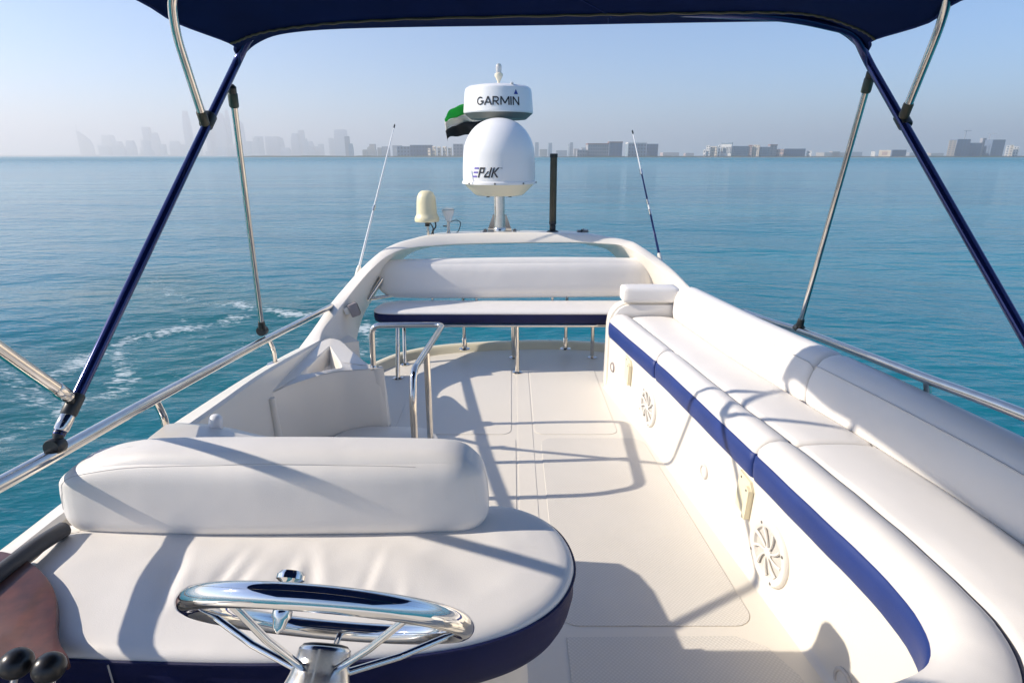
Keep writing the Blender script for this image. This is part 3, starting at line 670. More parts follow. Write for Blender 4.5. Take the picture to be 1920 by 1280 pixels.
def arch():
    t = thing('radar_arch', (0.12, 4.6, 0), 'white radar arch spanning the stern above the bench', 'radar arch')
    L = [((556, 655, 3.63), (600, 640, 3.66), (640, 690, 3.85)),
         ((588, 612, 3.92), (606, 618, 3.84), (664, 668, 4.02)),
         ((620, 567, 4.16), (628, 590, 4.02), (672, 625, 4.28)),
         ((642, 541, 4.30), (653, 556, 4.18), (683, 590, 4.48)),
         ((664, 516, 4.40), (686, 516, 4.33), (703, 556, 4.67)),
         ((690, 490, 4.46), (702, 500, 4.38), (722, 525, 4.80)),
         ((716, 469, 4.56), (722, 483, 4.46), (745, 496, 4.92)),
         ((744, 455.5, 4.64), (751, 469, 4.56), (772, 474, 5.04)),
         ((773, 447.5, 4.71), (785, 463, 4.64), (806, 464, 5.10)),
         ((800, 441.5, 4.76), (820, 460.5, 4.70), (840, 461, 5.14)),
         ((850, 438, 4.80), (860, 458, 4.74), (870, 459, 5.17)),
         ((930, 436, 4.82), (935, 456, 4.76), (940, 457, 5.18)),
         ((1020, 436, 4.82), (1020, 455, 4.76), (1018, 456, 5.18)),
         ((1090, 438, 4.80), (1085, 455, 4.75), (1080, 456, 5.17)),
         ((1150, 445, 4.76), (1130, 457, 4.72), (1110, 461, 5.13)),
         ((1180, 451, 4.72), (1160, 459, 4.68), (1137, 468, 5.08)),
         ((1193, 455, 4.66), (1182, 467, 4.60), (1158, 486, 5.0)),
         ((1217, 470, 4.55), (1202, 477, 4.50), (1180, 508, 4.9)),
         ((1240, 486, 4.44), (1227, 495, 4.40), (1205, 530, 4.8)),
         ((1266, 507, 4.30), (1250, 515, 4.28), (1228, 560, 4.66)),
         ((1294, 536, 4.10), (1274, 540, 4.12), (1250, 600, 4.5)),
         ((1330, 580, 3.80), (1302, 585, 3.82), (1275, 650, 4.3))]
    rings = []
    of = catmull([atY(*a[0]) for a in L], 4); fi = catmull([atY(*a[1]) for a in L], 4); bi = catmull([atY(*a[2]) for a in L], 4)
    for o, f, b in zip(of, fi, bi):
        ob = o + (b - f) * .95 + Vector((0, 0, .03))
        def bev(p, q, r, d=.012):
            u = (q - p); v = (r - p); return [p + u.normalized() * min(d, u.length * .4), p + (u.normalized() + v.normalized()) * d * .3, p + v.normalized() * min(d, v.length * .4)]
        rings.append(bev(o, ob, f, .02)[0:3] + bev(f, o, b) + bev(b, f, ob) + bev(ob, b, o))
    obj('arch_shell', loft(rings), 'gelcoat', t, 50)
    # legs run down to the bulwarks
    obj('arch_foot', loft([[(-1.38, 3.5, .0), (-1.24, 3.66, .0), (-1.10, 4.0, .0), (-1.25, 4.2, .0)], [(-1.37, 3.60, .40), (-1.25, 3.70, .40), (-1.10, 4.02, .33), (-1.24, 4.15, .36)]]), 'gelcoat', t)
    obj('arch_foot', loft([[(1.25, 3.7, .0), (1.5, 3.6, .0), (1.5, 4.3, .0), (1.25, 4.3, 0)], [(1.27, 3.75, .60), (1.42, 3.72, .60), (1.36, 4.25, .55), (1.2, 4.3, .55)]]), 'gelcoat', t)
    return of
arch_line = arch()

# ------------------------------------------------------------------ SOFA along the right side
ST_W = [(.69, 3.96), (.765, 3.5), (.84, 3.02), (.90, 2.55), (.947, 2.15), (.985, 1.83), (1.015, 1.58), (1.036, 1.38), (1.035, 1.22), (1.0, 1.10), (.93, 1.02), (.80, .965), (.62, .95)]
ST_S = [(.815, 3.92), (.878, 3.5), (.937, 3.05), (1.005, 2.55), (1.07, 2.15), (1.117, 1.83), (1.148, 1.56), (1.16, 1.33), (1.16, 1.15), (1.12, 1.02), (1.04, .92), (.87, .84), (.65, .81)]
ST_B = [(1.115, 3.92), (1.165, 3.5), (1.222, 3.05), (1.31, 2.55), (1.385, 2.15), (1.435, 1.83), (1.468, 1.58), (1.475, 1.33), (1.45, 1.05), (1.37, .82), (1.2, .65), (.95, .55), (.65, .52)]
def dense(st): return catmull([(x, y, 0) for x, y in st], 24)
DW, DS, DB = dense(ST_W), dense(ST_S), dense(ST_B)
def pick(D_, s):
    f = s * 24; i = min(int(f), len(D_) - 2); return D_[i].lerp(D_[i + 1], f - i)
def sofa():
    t = thing('sofa', (1.1, 2.4, 0), 'long white built-in sofa with blue front band along the right side', 'sofa')
    SS = [i * .16 for i in range(int(11.99 / .16) + 1)]
    # moulded base
    rings = []
    for s in SS:
        w = pick(DW, s); b = pick(DB, s); d = (b - w).normalized()
        rings.append([w - d * .035, w - d * .018 + Vector((0, 0, .006)), w - d * .006 + Vector((0, 0, .022)), w + Vector((0, 0, .06)), w + Vector((0, 0, .40)), w + d * .03 + Vector((0, 0, .44)), b + d * .05 + Vector((0, 0, .44)), b + d * .05])
    obj('base', loft(rings), 'gelcoat', t, 35)
    def seg(s0, s1, n=28):
        return [s0 + (s1 - s0) * (0.5 - 0.5 * math.cos(math.pi * k / n)) for k in range(n + 1)]
    def endfall(s, s0, s1, e=.06):
        a = min((s - s0), (s1 - s)) / e; return 0.0 if a >= 1 else (1 - math.sqrt(max(0, 1 - (1 - a) ** 2)))
    cuts = [0.06, 1.77, 4.30, 11.9]
    for s0, s1 in zip(cuts[:-1], cuts[1:]):
        s0 += .012; s1 -= .012
        # front bolster: white roll with a blue band below it
        rr = []; rb = []
        for s in seg(s0, s1, 44):
            w = pick(DW, s); S_ = pick(DS, s); d = (S_ - w); k = endfall(s, s0, s1) * .016; dn = d.normalized()
            dip = .006 * math.sin(s * 5.1) * math.sin(s * 2.3)
            pr = [(.0, .4935), (-.015, .503), (.02, .524), (.10, .541), (.25, .553), (.5, .559), (.75, .554), (.93, .543), (1.0, .527), (1.0, .45), (.03, .45)]
            rr.append([w + d * f - dn * .012 * (f < .05) + dn * k * (f < .05) + Vector((0, 0, z - k + dip * .3 * (0 < f < 1))) for f, z in pr])
            pb = [(-.012, .386), (-.021, .41), (-.024, .455), (-.020, .489), (-.014, .4925), (.02, .4925), (.02, .386)]
            rb.append([w + dn * (f + k * .8) + Vector((0, 0, z + dip * .25)) for f, z in pb])
        o = obj('front_bolster', loft(rr), 'vinyl', t, 60)
        obj('blue_band', loft(rb), 'band_blue', o, 60)
    for s0, s1 in ((0.06, 4.33), (4.33, 11.9)):
        s0 += .012; s1 -= .012; rr = []
        for s in seg(s0, s1, 44):
            a = pick(DS, s); b = pick(DB, s); d = b - a; k = endfall(s, s0, s1, .08) * .018
            pr = [(.012, .526), (.03, .538), (.10, .545), (.3, .550), (.5, .551), (.7, .549), (.9, .543), (.97, .536), (.995, .522), (.995, .45), (.012, .45)]
            wob = .004 * math.sin(3.3 * s + 1) * math.sin(1.7 * s)
            rr.append([a + d * f + Vector((0, 0, z - k + wob * (0.05 < f < .95))) for f, z in pr])
        obj('seat_cushion', loft(rr), 'vinyl_smooth', t, 60)
    sl = seg(.07, 11.85, 90)
    obj('seam_piping', tube([pick(DS, s) + Vector((0, 0, .531)) for s in sl], .0042, 6), 'seam', t)
    obj('seam_piping', tube([pick(DB, s) + (pick(DB, s) - pick(DS, s)).normalized() * -.002 + Vector((0, 0, .534)) for s in sl], .0042, 6), 'seam', t)
    # backrest in two lengths
    for s0, s1 in ((0.0, 3.22), (3.22, 11.9)):
        a0, a1 = s0 + .008, s1 - .008; rr = []; pp = []
        for s in seg(a0, a1, 46):
            b = pick(DB, s); a = pick(DS, s); d = (b - a).normalized(); k = endfall(s, a0, a1, .07) * .03
            ht = .752 + .02 * min(1, s / 3.0)
            pr = [(.012, .50), (-.006, .535), (-.012, .58), (-.010, .64), (.0, .69), (.014, .722), (.035, ht - .022), (.065, ht - .006), (.10, ht), (.135, ht - .008), (.165, ht - .035), (.18, ht - .08), (.185, .60), (.185, .48)]
            rr.append([b + d * (f + k * .4) + Vector((0, 0, z - (k if z > .66 else 0))) for f, z in pr])
            pp.append(b + d * (.009 + k * .4) + Vector((0, 0, .717 - k)))
        o = obj('backrest', loft(rr), 'vinyl_smooth', t, 60)
        obj('piping', tube(pp, .003, 6), 'seam_light', o)
    # aft arm: rounded end panel and a bolster on it
    poly = [(.672, 0.0), (.672, .47), (.678, .52), (.695, .565), (.725, .602), (.765, .625), (.81, .634), (1.17, .634), (1.17, 0.0)]
    obj('end_panel', prism(poly, 3.955, 4.05, .012, 3, axis='y'), 'gelcoat', t)
    obj('arm_pad', prism([(.70, .50), (.715, .555), (.745, .592), (.78, .612), (.82, .620), (1.145, .620), (1.145, .50)], 3.935, 3.96, .006, 2, axis='y'), 'vinyl_smooth', t)
    g = rcushion((.385, .15, .105), .022, 10, .004); obj('arm_bolster', move(g, (.952, 3.985, .690)), 'vinyl_smooth', t)
    return t
sofa()
def wall_frame(s, z):
    w = pick(DW, s); w2 = pick(DW, s + .05); tg = (w2 - w).normalized(); nn = Vector((tg.y, -tg.x, 0))
    b = pick(DB, s)
    if nn.dot(b - w) > 0: nn = -nn
    return Vector((w.x, w.y, z)), tg, nn
def s_at_y(y):
    return min((abs(pick(DW, k * .01).y - y), k * .01) for k in range(0, 900))[1]
def speaker(y, z, r, label):
    p, tg, nn = wall_frame(s_at_y(y), z)
    t = thing('speaker', p, label, 'speaker', 'round white loudspeakers in the sofa front')
    obj('outer_ring', lathe([(r * .98, -.02), (r, .002), (r * .99, .010), (r * .94, .016), (r * .80, .017), (r * .74, .012), (r * .72, .003), (r * .70, -.004)], p, nn, 40), 'speaker_white', t)
    obj('mesh_cone', lathe([(r * .72, -.006), (r * .71, .001), (r * .3, .003), (r * .02, .004)], p, nn, 32), 'speaker_mesh', t)
    up = Vector((0, 0, 1))
    obj('hub', lathe([(r * .17, .0), (r * .17, .011), (r * .12, .015), (.001, .016)], p, nn, 20), 'speaker_white', t)
    rnd = 9
    for k in range(rnd):
        a0 = 2 * math.pi * k / rnd + .3; pts = []
        for j in range(7):
            f = j / 6; a = a0 + .35 * f; rr_ = r * (.15 + .58 * f)
            pts.append(p + (tg * math.cos(a) + up * math.sin(a)) * rr_ + nn * .011)
        obj('grille_rib', tube(pts, .0, 6, radii=[r * (.026 + .026 * j / 6) for j in range(7)]), 'speaker_white', t)
    for k in range(4):
        a = math.pi / 2 * k + .5; c = p + (tg * math.cos(a) + up * math.sin(a)) * r * .87 + nn * .0155
        obj('screw', lathe([(.006, 0), (.006, .002), (.003, .003)], c, nn, 10), 'screw', t)
speaker(1.882, .166, .128, 'round white loudspeaker nearest the camera in the sofa front')
speaker(3.205, .178, .120, 'smaller-looking round white loudspeaker farther aft in the sofa front')
def latch(y, z, label):
    p, tg, nn = wall_frame(s_at_y(y), z)
    t = thing('locker_latch', p, label, 'latch', 'cream latch plates on the sofa front')
    if tg.y > 0: tg = -tg
    def pl(poly, d0, d1):
        V = []; n = len(poly)
        for d in (d0, d1):
            V += [tuple(p + tg * a + Vector((0, 0, b)) + nn * d) for a, b in poly]
        return V, [tuple(range(n)), tuple(range(n, 2 * n))[::-1]] + [(i, (i + 1) % n, n + (i + 1) % n, n + i) for i in range(n)]
    obj('plate', pl([(-.06, -.075), (.042, -.085), (.05, .05), (.03, .078), (-.055, .088)], 0.0, .012), 'cream_plastic', t)
    obj('lip', pl([(.020, -.085), (.044, -.083), (.052, .048), (.03, .062)], .012, .026), 'cream_plastic', t)
    obj('screw', lathe([(.005, 0), (.005, .002)], p + tg * .034 + Vector((0, 0, .045)) + nn * .026, nn, 8), 'screw', t)
    obj('screw', lathe([(.005, 0), (.005, .002)], p + tg * -.035 + Vector((0, 0, .066)) + nn * .012, nn, 8), 'screw', t)
latch(2.085, .285, 'cream latch plate nearest the camera, under the band seam')
latch(3.55, .28, 'cream latch plate farther aft, beside the small dark ring')
def ring_vent(y, z, r, label, m='lamp_grey'):  # round vents built as bezel and disc, no lamp in them
    p, tg, nn = wall_frame(s_at_y(y), z)
    t = thing('round_vent', p, label, 'light', 'small round vents in the sofa front')
    obj('bezel', lathe([(r, -.004), (r, .006), (r * .9, .010), (r * .74, .009), (r * .7, .004)], p, nn, 28), m, t)
    obj('lens', lathe([(r * .7, -.002), (r * .68, .005), (r * .3, .007), (.001, .0075)], p, nn, 24), 'speaker_white', t)
ring_vent(2.461, .178, .036, 'small round vent midway between the two loudspeakers', 'seam_light')
ring_vent(3.86, .19, .036, 'small dark-rimmed round vent at the aft end of the sofa front')
ring_vent(1.42, .04, .045, 'small round vent near the floor at the near end of the sofa', 'seam_light')

# right outer bulwark behind the backrest
rings = []
for k in range(40):
    s = k * .22; b = pick(DB, s); d = (b - pick(DS, s)).normalized()
    rings.append([b + d * .19 + Vector((0, 0, .56)), b + d * .27 + Vector((0, 0, .56)), b + d * .30 + Vector((0, 0, .53)), b + d * .40 + Vector((0, 0, -.14)), b + d * .19 + Vector((0, 0, -.14))] if s < 7.9 else None)
rings = [r for r in rings if r]
tag(obj('right_bulwark', loft(rings), 'gelcoat'), 'low white bulwark behind the sofa backrest', 'bulwark').name = 'bulwark'

# ------------------------------------------------------------------ HELM SEAT
def helm_seat():
    t = thing('helm_bench', (-.55, 1.2, 0), 'wide white helm seat with long backrest and navy skirt behind the steering wheel', 'helm seat')
    zt = .615
    out = [(-140, 1224), (0, 1228), (140, 1234), (300, 1240), (500, 1243), (680, 1236), (800, 1224), (900, 1205), (985, 1175), (1045, 1132), (1072, 1080), (1066, 1035), (1040, 997), (1000, 972), (950, 957), (905, 958), (870, 975)]
    W = [atZ(px, py, zt) for px, py in out]
    yb = 1.40
    W += [Vector((-.18, yb, zt)), Vector((-.7, yb, zt)), Vector((-1.19, yb, zt)), Vector((-1.205, 1.25, zt)), Vector((-1.205, 1.0, zt))]
    W = [p for p in W if p.x > -1.21]
    o = catmull(W, 8, closed=True)
    n = len(o); cc = Vector((-.5, 1.13, zt))
    def ring(off, z):
        r = []
        for i, p in enumerate(o):
            a = o[i - 2]; b = o[(i + 2) % n]; tg = (b - a).normalized(); nn = Vector((-tg.y, tg.x, 0))
            if nn.dot(cc - p) < 0: nn = -nn
            q = p + nn * off; r.append(Vector((q.x, q.y, z)))
        return r
    wr = []
    for k in range(7):
        wx = -.80 + .085 * k + random.uniform(-.035, .035); wr.append((wx, random.uniform(-.35, .25), random.uniform(.003, .008), random.uniform(.012, .024), random.uniform(1.02, 1.22)))
    def top(p):
        dz = 0
        for wx, sl, am, wd, yc in wr:
            d = p.x - wx - (p.y - 1.05) * sl; dz -= am * math.exp(-(d / wd) ** 2) * math.exp(-((p.y - yc) / .09) ** 2)
            dz += am * .6 * math.exp(-((d - .022) / wd) ** 2) * math.exp(-((p.y - yc) / .09) ** 2)
        dz += .006 * noise.noise(p * 5.0) + .004 * noise.noise(p * 11.0)
        return dz
    rings = [ring(0, zt - .004), ring(-.004, zt + .004), ring(.004, zt + .016), ring(.018, zt + .024), ring(.04, zt + .028), ring(.07, zt + .030)]
    base = ring(.07, zt + .030)
    rings = [ring(.03, zt - .02)] + rings
    from mathutils.geometry import delaunay_2d_cdt
    bp2 = [Vector((p.x, p.y)) for p in base]; nb = len(bp2)
    def inside(q):
        c = False; dm = 9.0
        for i in range(nb):
            a, b = bp2[i], bp2[(i + 1) % nb]
            if (a.y > q.y) != (b.y > q.y) and q.x < (b.x - a.x) * (q.y - a.y) / (b.y - a.y) + a.x: c = not c
            e = b - a; f = max(0, min(1, (q - a).dot(e) / max(e.length_squared, 1e-12))); dm = min(dm, (a + e * f - q).length)
        return dm if c else -dm
    pts = list(bp2); dist = [0.0] * nb; gx = -1.2
    while gx < .2:
        gy = .85
        while gy < 1.45:
            q = Vector((gx + (.006 if int(gy / .013) % 2 else 0), gy)); d_ = inside(q)
            if d_ > .009: pts.append(q); dist.append(d_)
            gy += .013
        gx += .013
    vo, _, fo_, _, _, _ = delaunay_2d_cdt(pts, [], [list(range(nb))], 1, 1e-6)
    g1 = loft(rings, True, False); k0 = len(rings) * n - n; V = list(g1[0]); Fc = list(g1[1])
    off = len(V)
    for q in vo:
        d_ = max(0.0, inside(q)); w_ = min(1, d_ / .06); w_ = w_ * w_ * (3 - 2 * w_)
        V.append((q.x, q.y, zt + .030 + .007 * (1 - math.exp(-d_ / .08)) + top(Vector((q.x, q.y, zt))) * w_))
    Fc += [tuple(off + i for i in f) for f in fo_]
    obj('seat_cushion', (V, Fc), 'vinyl', t, 70)
    sk = [ring(.004, zt), ring(-.003, zt - .02), ring(-.004, zt - .06), ring(.004, zt - .10), ring(.016, zt - .125), ring(.03, zt - .13)]
    s = obj('skirt', loft(sk, True, True), 'navy', t, 70)
    obj('piping', tube(ring(-.005, zt + .001) + [ring(-.005, zt + .001)[0]], .0045, 6), 'navy', s)
    px = atZ(205, 1238, zt); obj('skirt_seam', tube([px + Vector((0, -.006, -.005)), px + Vector((0.002, -.007, -.06)), px + Vector((0, .002, -.11))], .0018, 5), 'seam_light', s)
    # pedestal
    obj('pedestal', loft([ring(.10, zt - .13), ring(.11, .3), ring(.10, .05), ring(.09, .0)], True, True), 'gelcoat', t, 40)
    # backrest: long bolster facing the camera
    g = rcushion((1.125, .165, .235), .07, 26, .012, rads=(.066, .05, .060))
    V = []
    for x, y, z in g[0]:
        fx = x / .5625; zz = z
        if z > 0:
            if x < -.28: zz -= .060 * ((-x - .28) / .28) ** 2.2 * (z / .122)
            if x > .44: zz -= .022 * ((x - .44) / .12) ** 2 * (z / .122)
        wrk = .003 * noise.noise(Vector((x * 4, y * 8, z * 6))) + .002 * noise.noise(Vector((x * 13, 3, z * 9)))
        yy = y + (.015 * (z + .123) / .245) + (wrk if y < 0 else 0) + .018 * fx * fx * (y < 0)
        xx = x - .012 * (z / .135) * (x > .3) * (x / .56)
        V.append((xx - .640, yy + 1.395, zz + .742))
    o_ = obj('backrest', (V, g[1]), 'vinyl', t, 80)
    # seam that runs round the front edge of the bolster
    ctl = [(-1.196, 1.352, .70), (-1.190, 1.350, .775), (-1.15, 1.345, .828), (-1.05, 1.338, .862), (-.92, 1.334, .878), (-.64, 1.332, .880), (-.30, 1.335, .880), (-.17, 1.345, .872), (-.118, 1.362, .850), (-.095, 1.37, .80), (-.085, 1.372, .72)]
    dep = 0
    pts = catmull(ctl, 6)
    # lay the seam on the surface: nearest vertex of the bolster
    VV = np.array(V); pp = []
    for p in pts:
        q = VV[np.argmin(((VV - np.array(p)) ** 2).sum(1))]; pp.append(Vector(p).lerp(Vector(q), .55))
    pp = [(pp[max(i - 1, 0)] + pp[i] * 2 + pp[min(i + 1, len(pp) - 1)]) / 4 for i in range(len(pp))]
    return t, V, g[1]
helm, HBV, HBF = helm_seat()
def seam_on(V, Fc, plane_pt, plane_n, r, name, m, parent, keep):
    """a raised seam where a plane cuts a mesh"""
    bm = bmesh.new(); vs = [bm.verts.new(v) for v in V]
    for f in Fc:
        try: bm.faces.new([vs[i] for i in f])
        except ValueError: pass
    res = bmesh.ops.bisect_plane(bm, geom=bm.verts[:] + bm.edges[:] + bm.faces[:], plane_co=plane_pt, plane_no=plane_n)
    es = [e for e in res['geom_cut'] if isinstance(e, bmesh.types.BMEdge)]
    nb = {}
    for e in es:
        a, b = (tuple(round(c, 5) for c in v.co) for v in e.verts); nb.setdefault(a, []).append(b); nb.setdefault(b, []).append(a)
    bm.free()
    if not nb: return
    start = next(iter(nb)); path = [start]; prev = None; cur = start
    while True:
        nx = [q for q in nb[cur] if q != prev]
        if not nx or nx[0] == start: break
        prev, cur = cur, nx[0]; path.append(cur)
        if len(path) > 4000: break
    path = [Vector(p) for p in path]
    # keep one continuous run
    flags = [keep(p) for p in path]
    if not all(flags) and any(flags):
        k = next(i for i in range(len(path)) if flags[i] and not flags[i - 1]); path = path[k:] + path[:k]; flags = flags[k:] + flags[:k]
        path = path[:next((i for i, f in enumerate(flags) if not f), len(path))]
    if len(path) > 3: obj(name, tube(path, r, 6), m, parent)
seam_on(HBV, HBF, Vector((-.64, 1.347, .80)), Vector((0, 1, .12)).normalized(), .0012, 'seam', 'seam_light', helm, lambda p: p.z > .70 and not (p.x > -.24 and p.z < .838))

def rear_moulding():
    t = thing('seat_moulding', (-.8, 1.75, 0), 'smooth white moulding behind the helm seat backrest with a rounded knob', 'moulding')
    rings = []
    for y, dz, xr in ((1.44, -.03, -.30), (1.6, -.02, -.34), (1.8, .0, -.40), (1.90, .0, -.44), (1.965, -.025, -.46)):
        pr = [(-1.23, 0), (-1.23, .69 + dz), (-1.12, .685 + dz), (-1.03, .668 + dz), (-.93, .640 + dz), (-.82, .620 + dz), (-.70, .612 + dz), (-.60, .608 + dz), (xr - .07, .60 + dz), (xr - .015, .57 + dz), (xr, .50 + dz), (xr + .01, 0)]
        rings.append([Vector((x, y, z)) for x, z in pr])
    k = [[p.copy() for p in rings[-1]]]
    for p in k[0]: p.y += .03; p.z *= .8
    obj('shell', loft(rings + k), 'gelcoat', t, 50)
    c = atY(408, 783, 1.93)
    obj('knob', lathe([(.022, -.16), (.024, -.03), (.022, -.012), (.015, -.003), (.002, 0)], (c.x - .005, c.y, c.z + .012), (0.15, .0, 1), 20), 'radome_white', t)
rear_moulding()
# padded grab roll between bulwark and seat, shade put into its dark colour
tag(obj('grab_roll', tube(catmull([(-1.19, .55, .688), (-1.188, 1.0, .682), (-1.185, 1.22, .674), (-1.182, 1.325, .662)], 6), .021, 16), 'shaded_padding'), 'padded grab roll, shade put into its dark grey, between left bulwark and helm seat', 'grab rail')
# mahogany flap lying on the left end of the seat
pan = [(-120, 1240), (-120, 1040), (-20, 1032), (20, 1036), (55, 1052), (85, 1078), (103, 1110), (107, 1145), (106, 1175), (113, 1205), (126, 1236), (60, 1238)]
PW = catmull([atZ(px, py, .672) for px, py in pan], 6, closed=True)
tag(obj('wooden_flap', prism([(p.x, p.y) for p in PW], .648, .672, .003, 2), 'mahogany'), 'reddish brown wooden flap with a curved edge on the left end of the helm seat', 'flap')

# ------------------------------------------------------------------ STEERING WHEEL and throttle
def wheel():
    d = .80; C = Vector(ray(622, 1157)); Lr = C.length; C = Vector((0, 0, CAMZ)) + C * d
    Xc = Vector((1, 0, 0)); Dn = Vector((0, -SP, -CP))
    v = Vector(ray(622, 1157)).normalized()
    ro = math.radians(5.5); U = (Xc * math.cos(ro) + Dn * math.sin(ro)); U = (U - v * U.dot(v)).normalized()
    up = -(Dn - v * Dn.dot(v)); up = (up - U * up.dot(U)).normalized()
    al = math.radians(5.6); Wd = (-v * math.cos(al) + up * math.sin(al)).normalized()
    Nn = Wd.cross(U).normalized()
    if Nn.dot(Dn) < 0: Nn = -Nn
    R = .181
    t = thing('steering_wheel', C, 'polished chrome steering wheel with five thin spokes and a spinner knob', 'steering wheel')
    def on(ph, rr=R, h=0): return C + (U * math.cos(ph) + Wd * math.sin(ph)) * rr + Nn * h
    seg, ms = 96, 20; rings = []
    for i in range(seg):
        ph = 2 * math.pi * i / seg; c = on(ph); ra = (c - C).normalized()
        rings.append([c + (ra * math.cos(2 * math.pi * k / ms) + Nn * math.sin(2 * math.pi * k / ms)) * .0145 for k in range(ms)])
    rings.append(rings[0]); obj('rim', loft(rings, True, False), 'chrome', t, 80)
    hubc = C + Nn * .036
    for k in range(5):
        ph = math.radians(60 + 72 * k); a = on(ph, R - .008, .006); q = hubc + (U * math.cos(ph) + Wd * math.sin(ph)) * .036 + Nn * .026
        obj('spoke', tube([a, a.lerp(q, .5) + Nn * .004, q], .0048, 10), 'chrome', t)
    obj('hub', lathe([(.001, 0), (.031, 0), (.0335, .002), (.0345, .006), (.036, .022), (.0385, .034), (.044, .048), (.049, .07), (.053, .12), (.056, .26)], hubc, Nn, 40), 'steel_satin', t, 50)
    obj('hub_cap', lathe([(.001, -.004), (.022, -.004), (.029, -.0025), (.031, .0005)], hubc, Nn, 28), 'blackplastic', t)
    kb = on(math.radians(112), R - .034, 0)
    k_ = obj('spinner_knob', lathe([(.002, -.032), (.013, -.031), (.0165, -.027), (.0165, -.022), (.010, -.018), (.009, .0), (.011, .006), (.011, .018), (.0085, .021), (.0065, .03), (.001, .035)], kb, Nn, 24), 'chrome', t)
wheel()
def throttle(px, py, t_, label, dx):
    p = Vector((0, 0, CAMZ)) + Vector(ray(px, py)) * t_
    t = thing('throttle_lever', p + Vector((dx, -.05, -.2)), label, 'throttle lever', 'pair of throttle levers')
    r = .0240
    obj('ball', lathe([(r * math.sin(math.pi * k / 16), -r * math.cos(math.pi * k / 16)) for k in range(17)], p, (0, 0, 1), 28), 'knob_black', t)
    obj('stem', tube([p + Vector((dx * .06, -.004, -.02)), p + Vector((dx * .5, -.03, -.11)), p + Vector((dx, -.05, -.2))], .006, 12), 'chrome', t)
throttle(31, 1243, .95, 'left throttle lever with a black ball, cut by the photo edge', -.06)
throttle(92, 1251, .95, 'right throttle lever with a black ball, beside the first', .02)
# helm console under the picture that carries wheel and levers
con = thing('helm_console', (-.45, .35, 0), 'white helm console carrying the wheel and throttle levers', 'helm console')
obj('console_body', prism([(.05, 0), (.56, 0), (.60, .45), (.52, .70), (.05, .78)], -1.15, .12, .03, 3, axis='x'), 'gelcoat', con)

# ------------------------------------------------------------------ STAIR GUARD RAIL
def guard_rail():
    t = thing('guard_rail', (-.6, 3.0, 0), 'polished steel guard rail round the stairwell', 'guard rail')
    b = atY(700, 690, 3.30); zt = .655
    A = atY(697, 612, 3.30); A.z = zt; Cn = Vector((-.405, 3.31, zt)); Nb = atZ(777, 690, zt); Nb.y -= .03
    foot = Vector((Nb.x + .0, Nb.y - .06, 0.0))
    path = [b, Vector((A.x, A.y, zt)), Cn, Nb, Vector((foot.x, foot.y, zt - .14)), foot]
    p1 = fillet(path[:3] + [Cn.lerp(Nb, .5)], .05, 8)[:-1]
    full = fillet(path, .055, 8)
    obj('rail_tube', tube(full, .0165, 16), 'steel', t, 60)
    m = Cn.lerp(Nb, .62)
    obj('post', tube([m + Vector((0, 0, -.012)), Vector((m.x + .0, m.y, 0))], .0165, 16), 'steel', t)
    for p in (b, foot, Vector((m.x, m.y, 0))):
        obj('base_flange', lathe([(.034, 0), (.034, .005), (.022, .010), (.018, .02)], (p.x, p.y, p.z + (.003 if p.z < .1 else 0)), (0, 0, 1), 24), 'steel', t)
guard_rail()

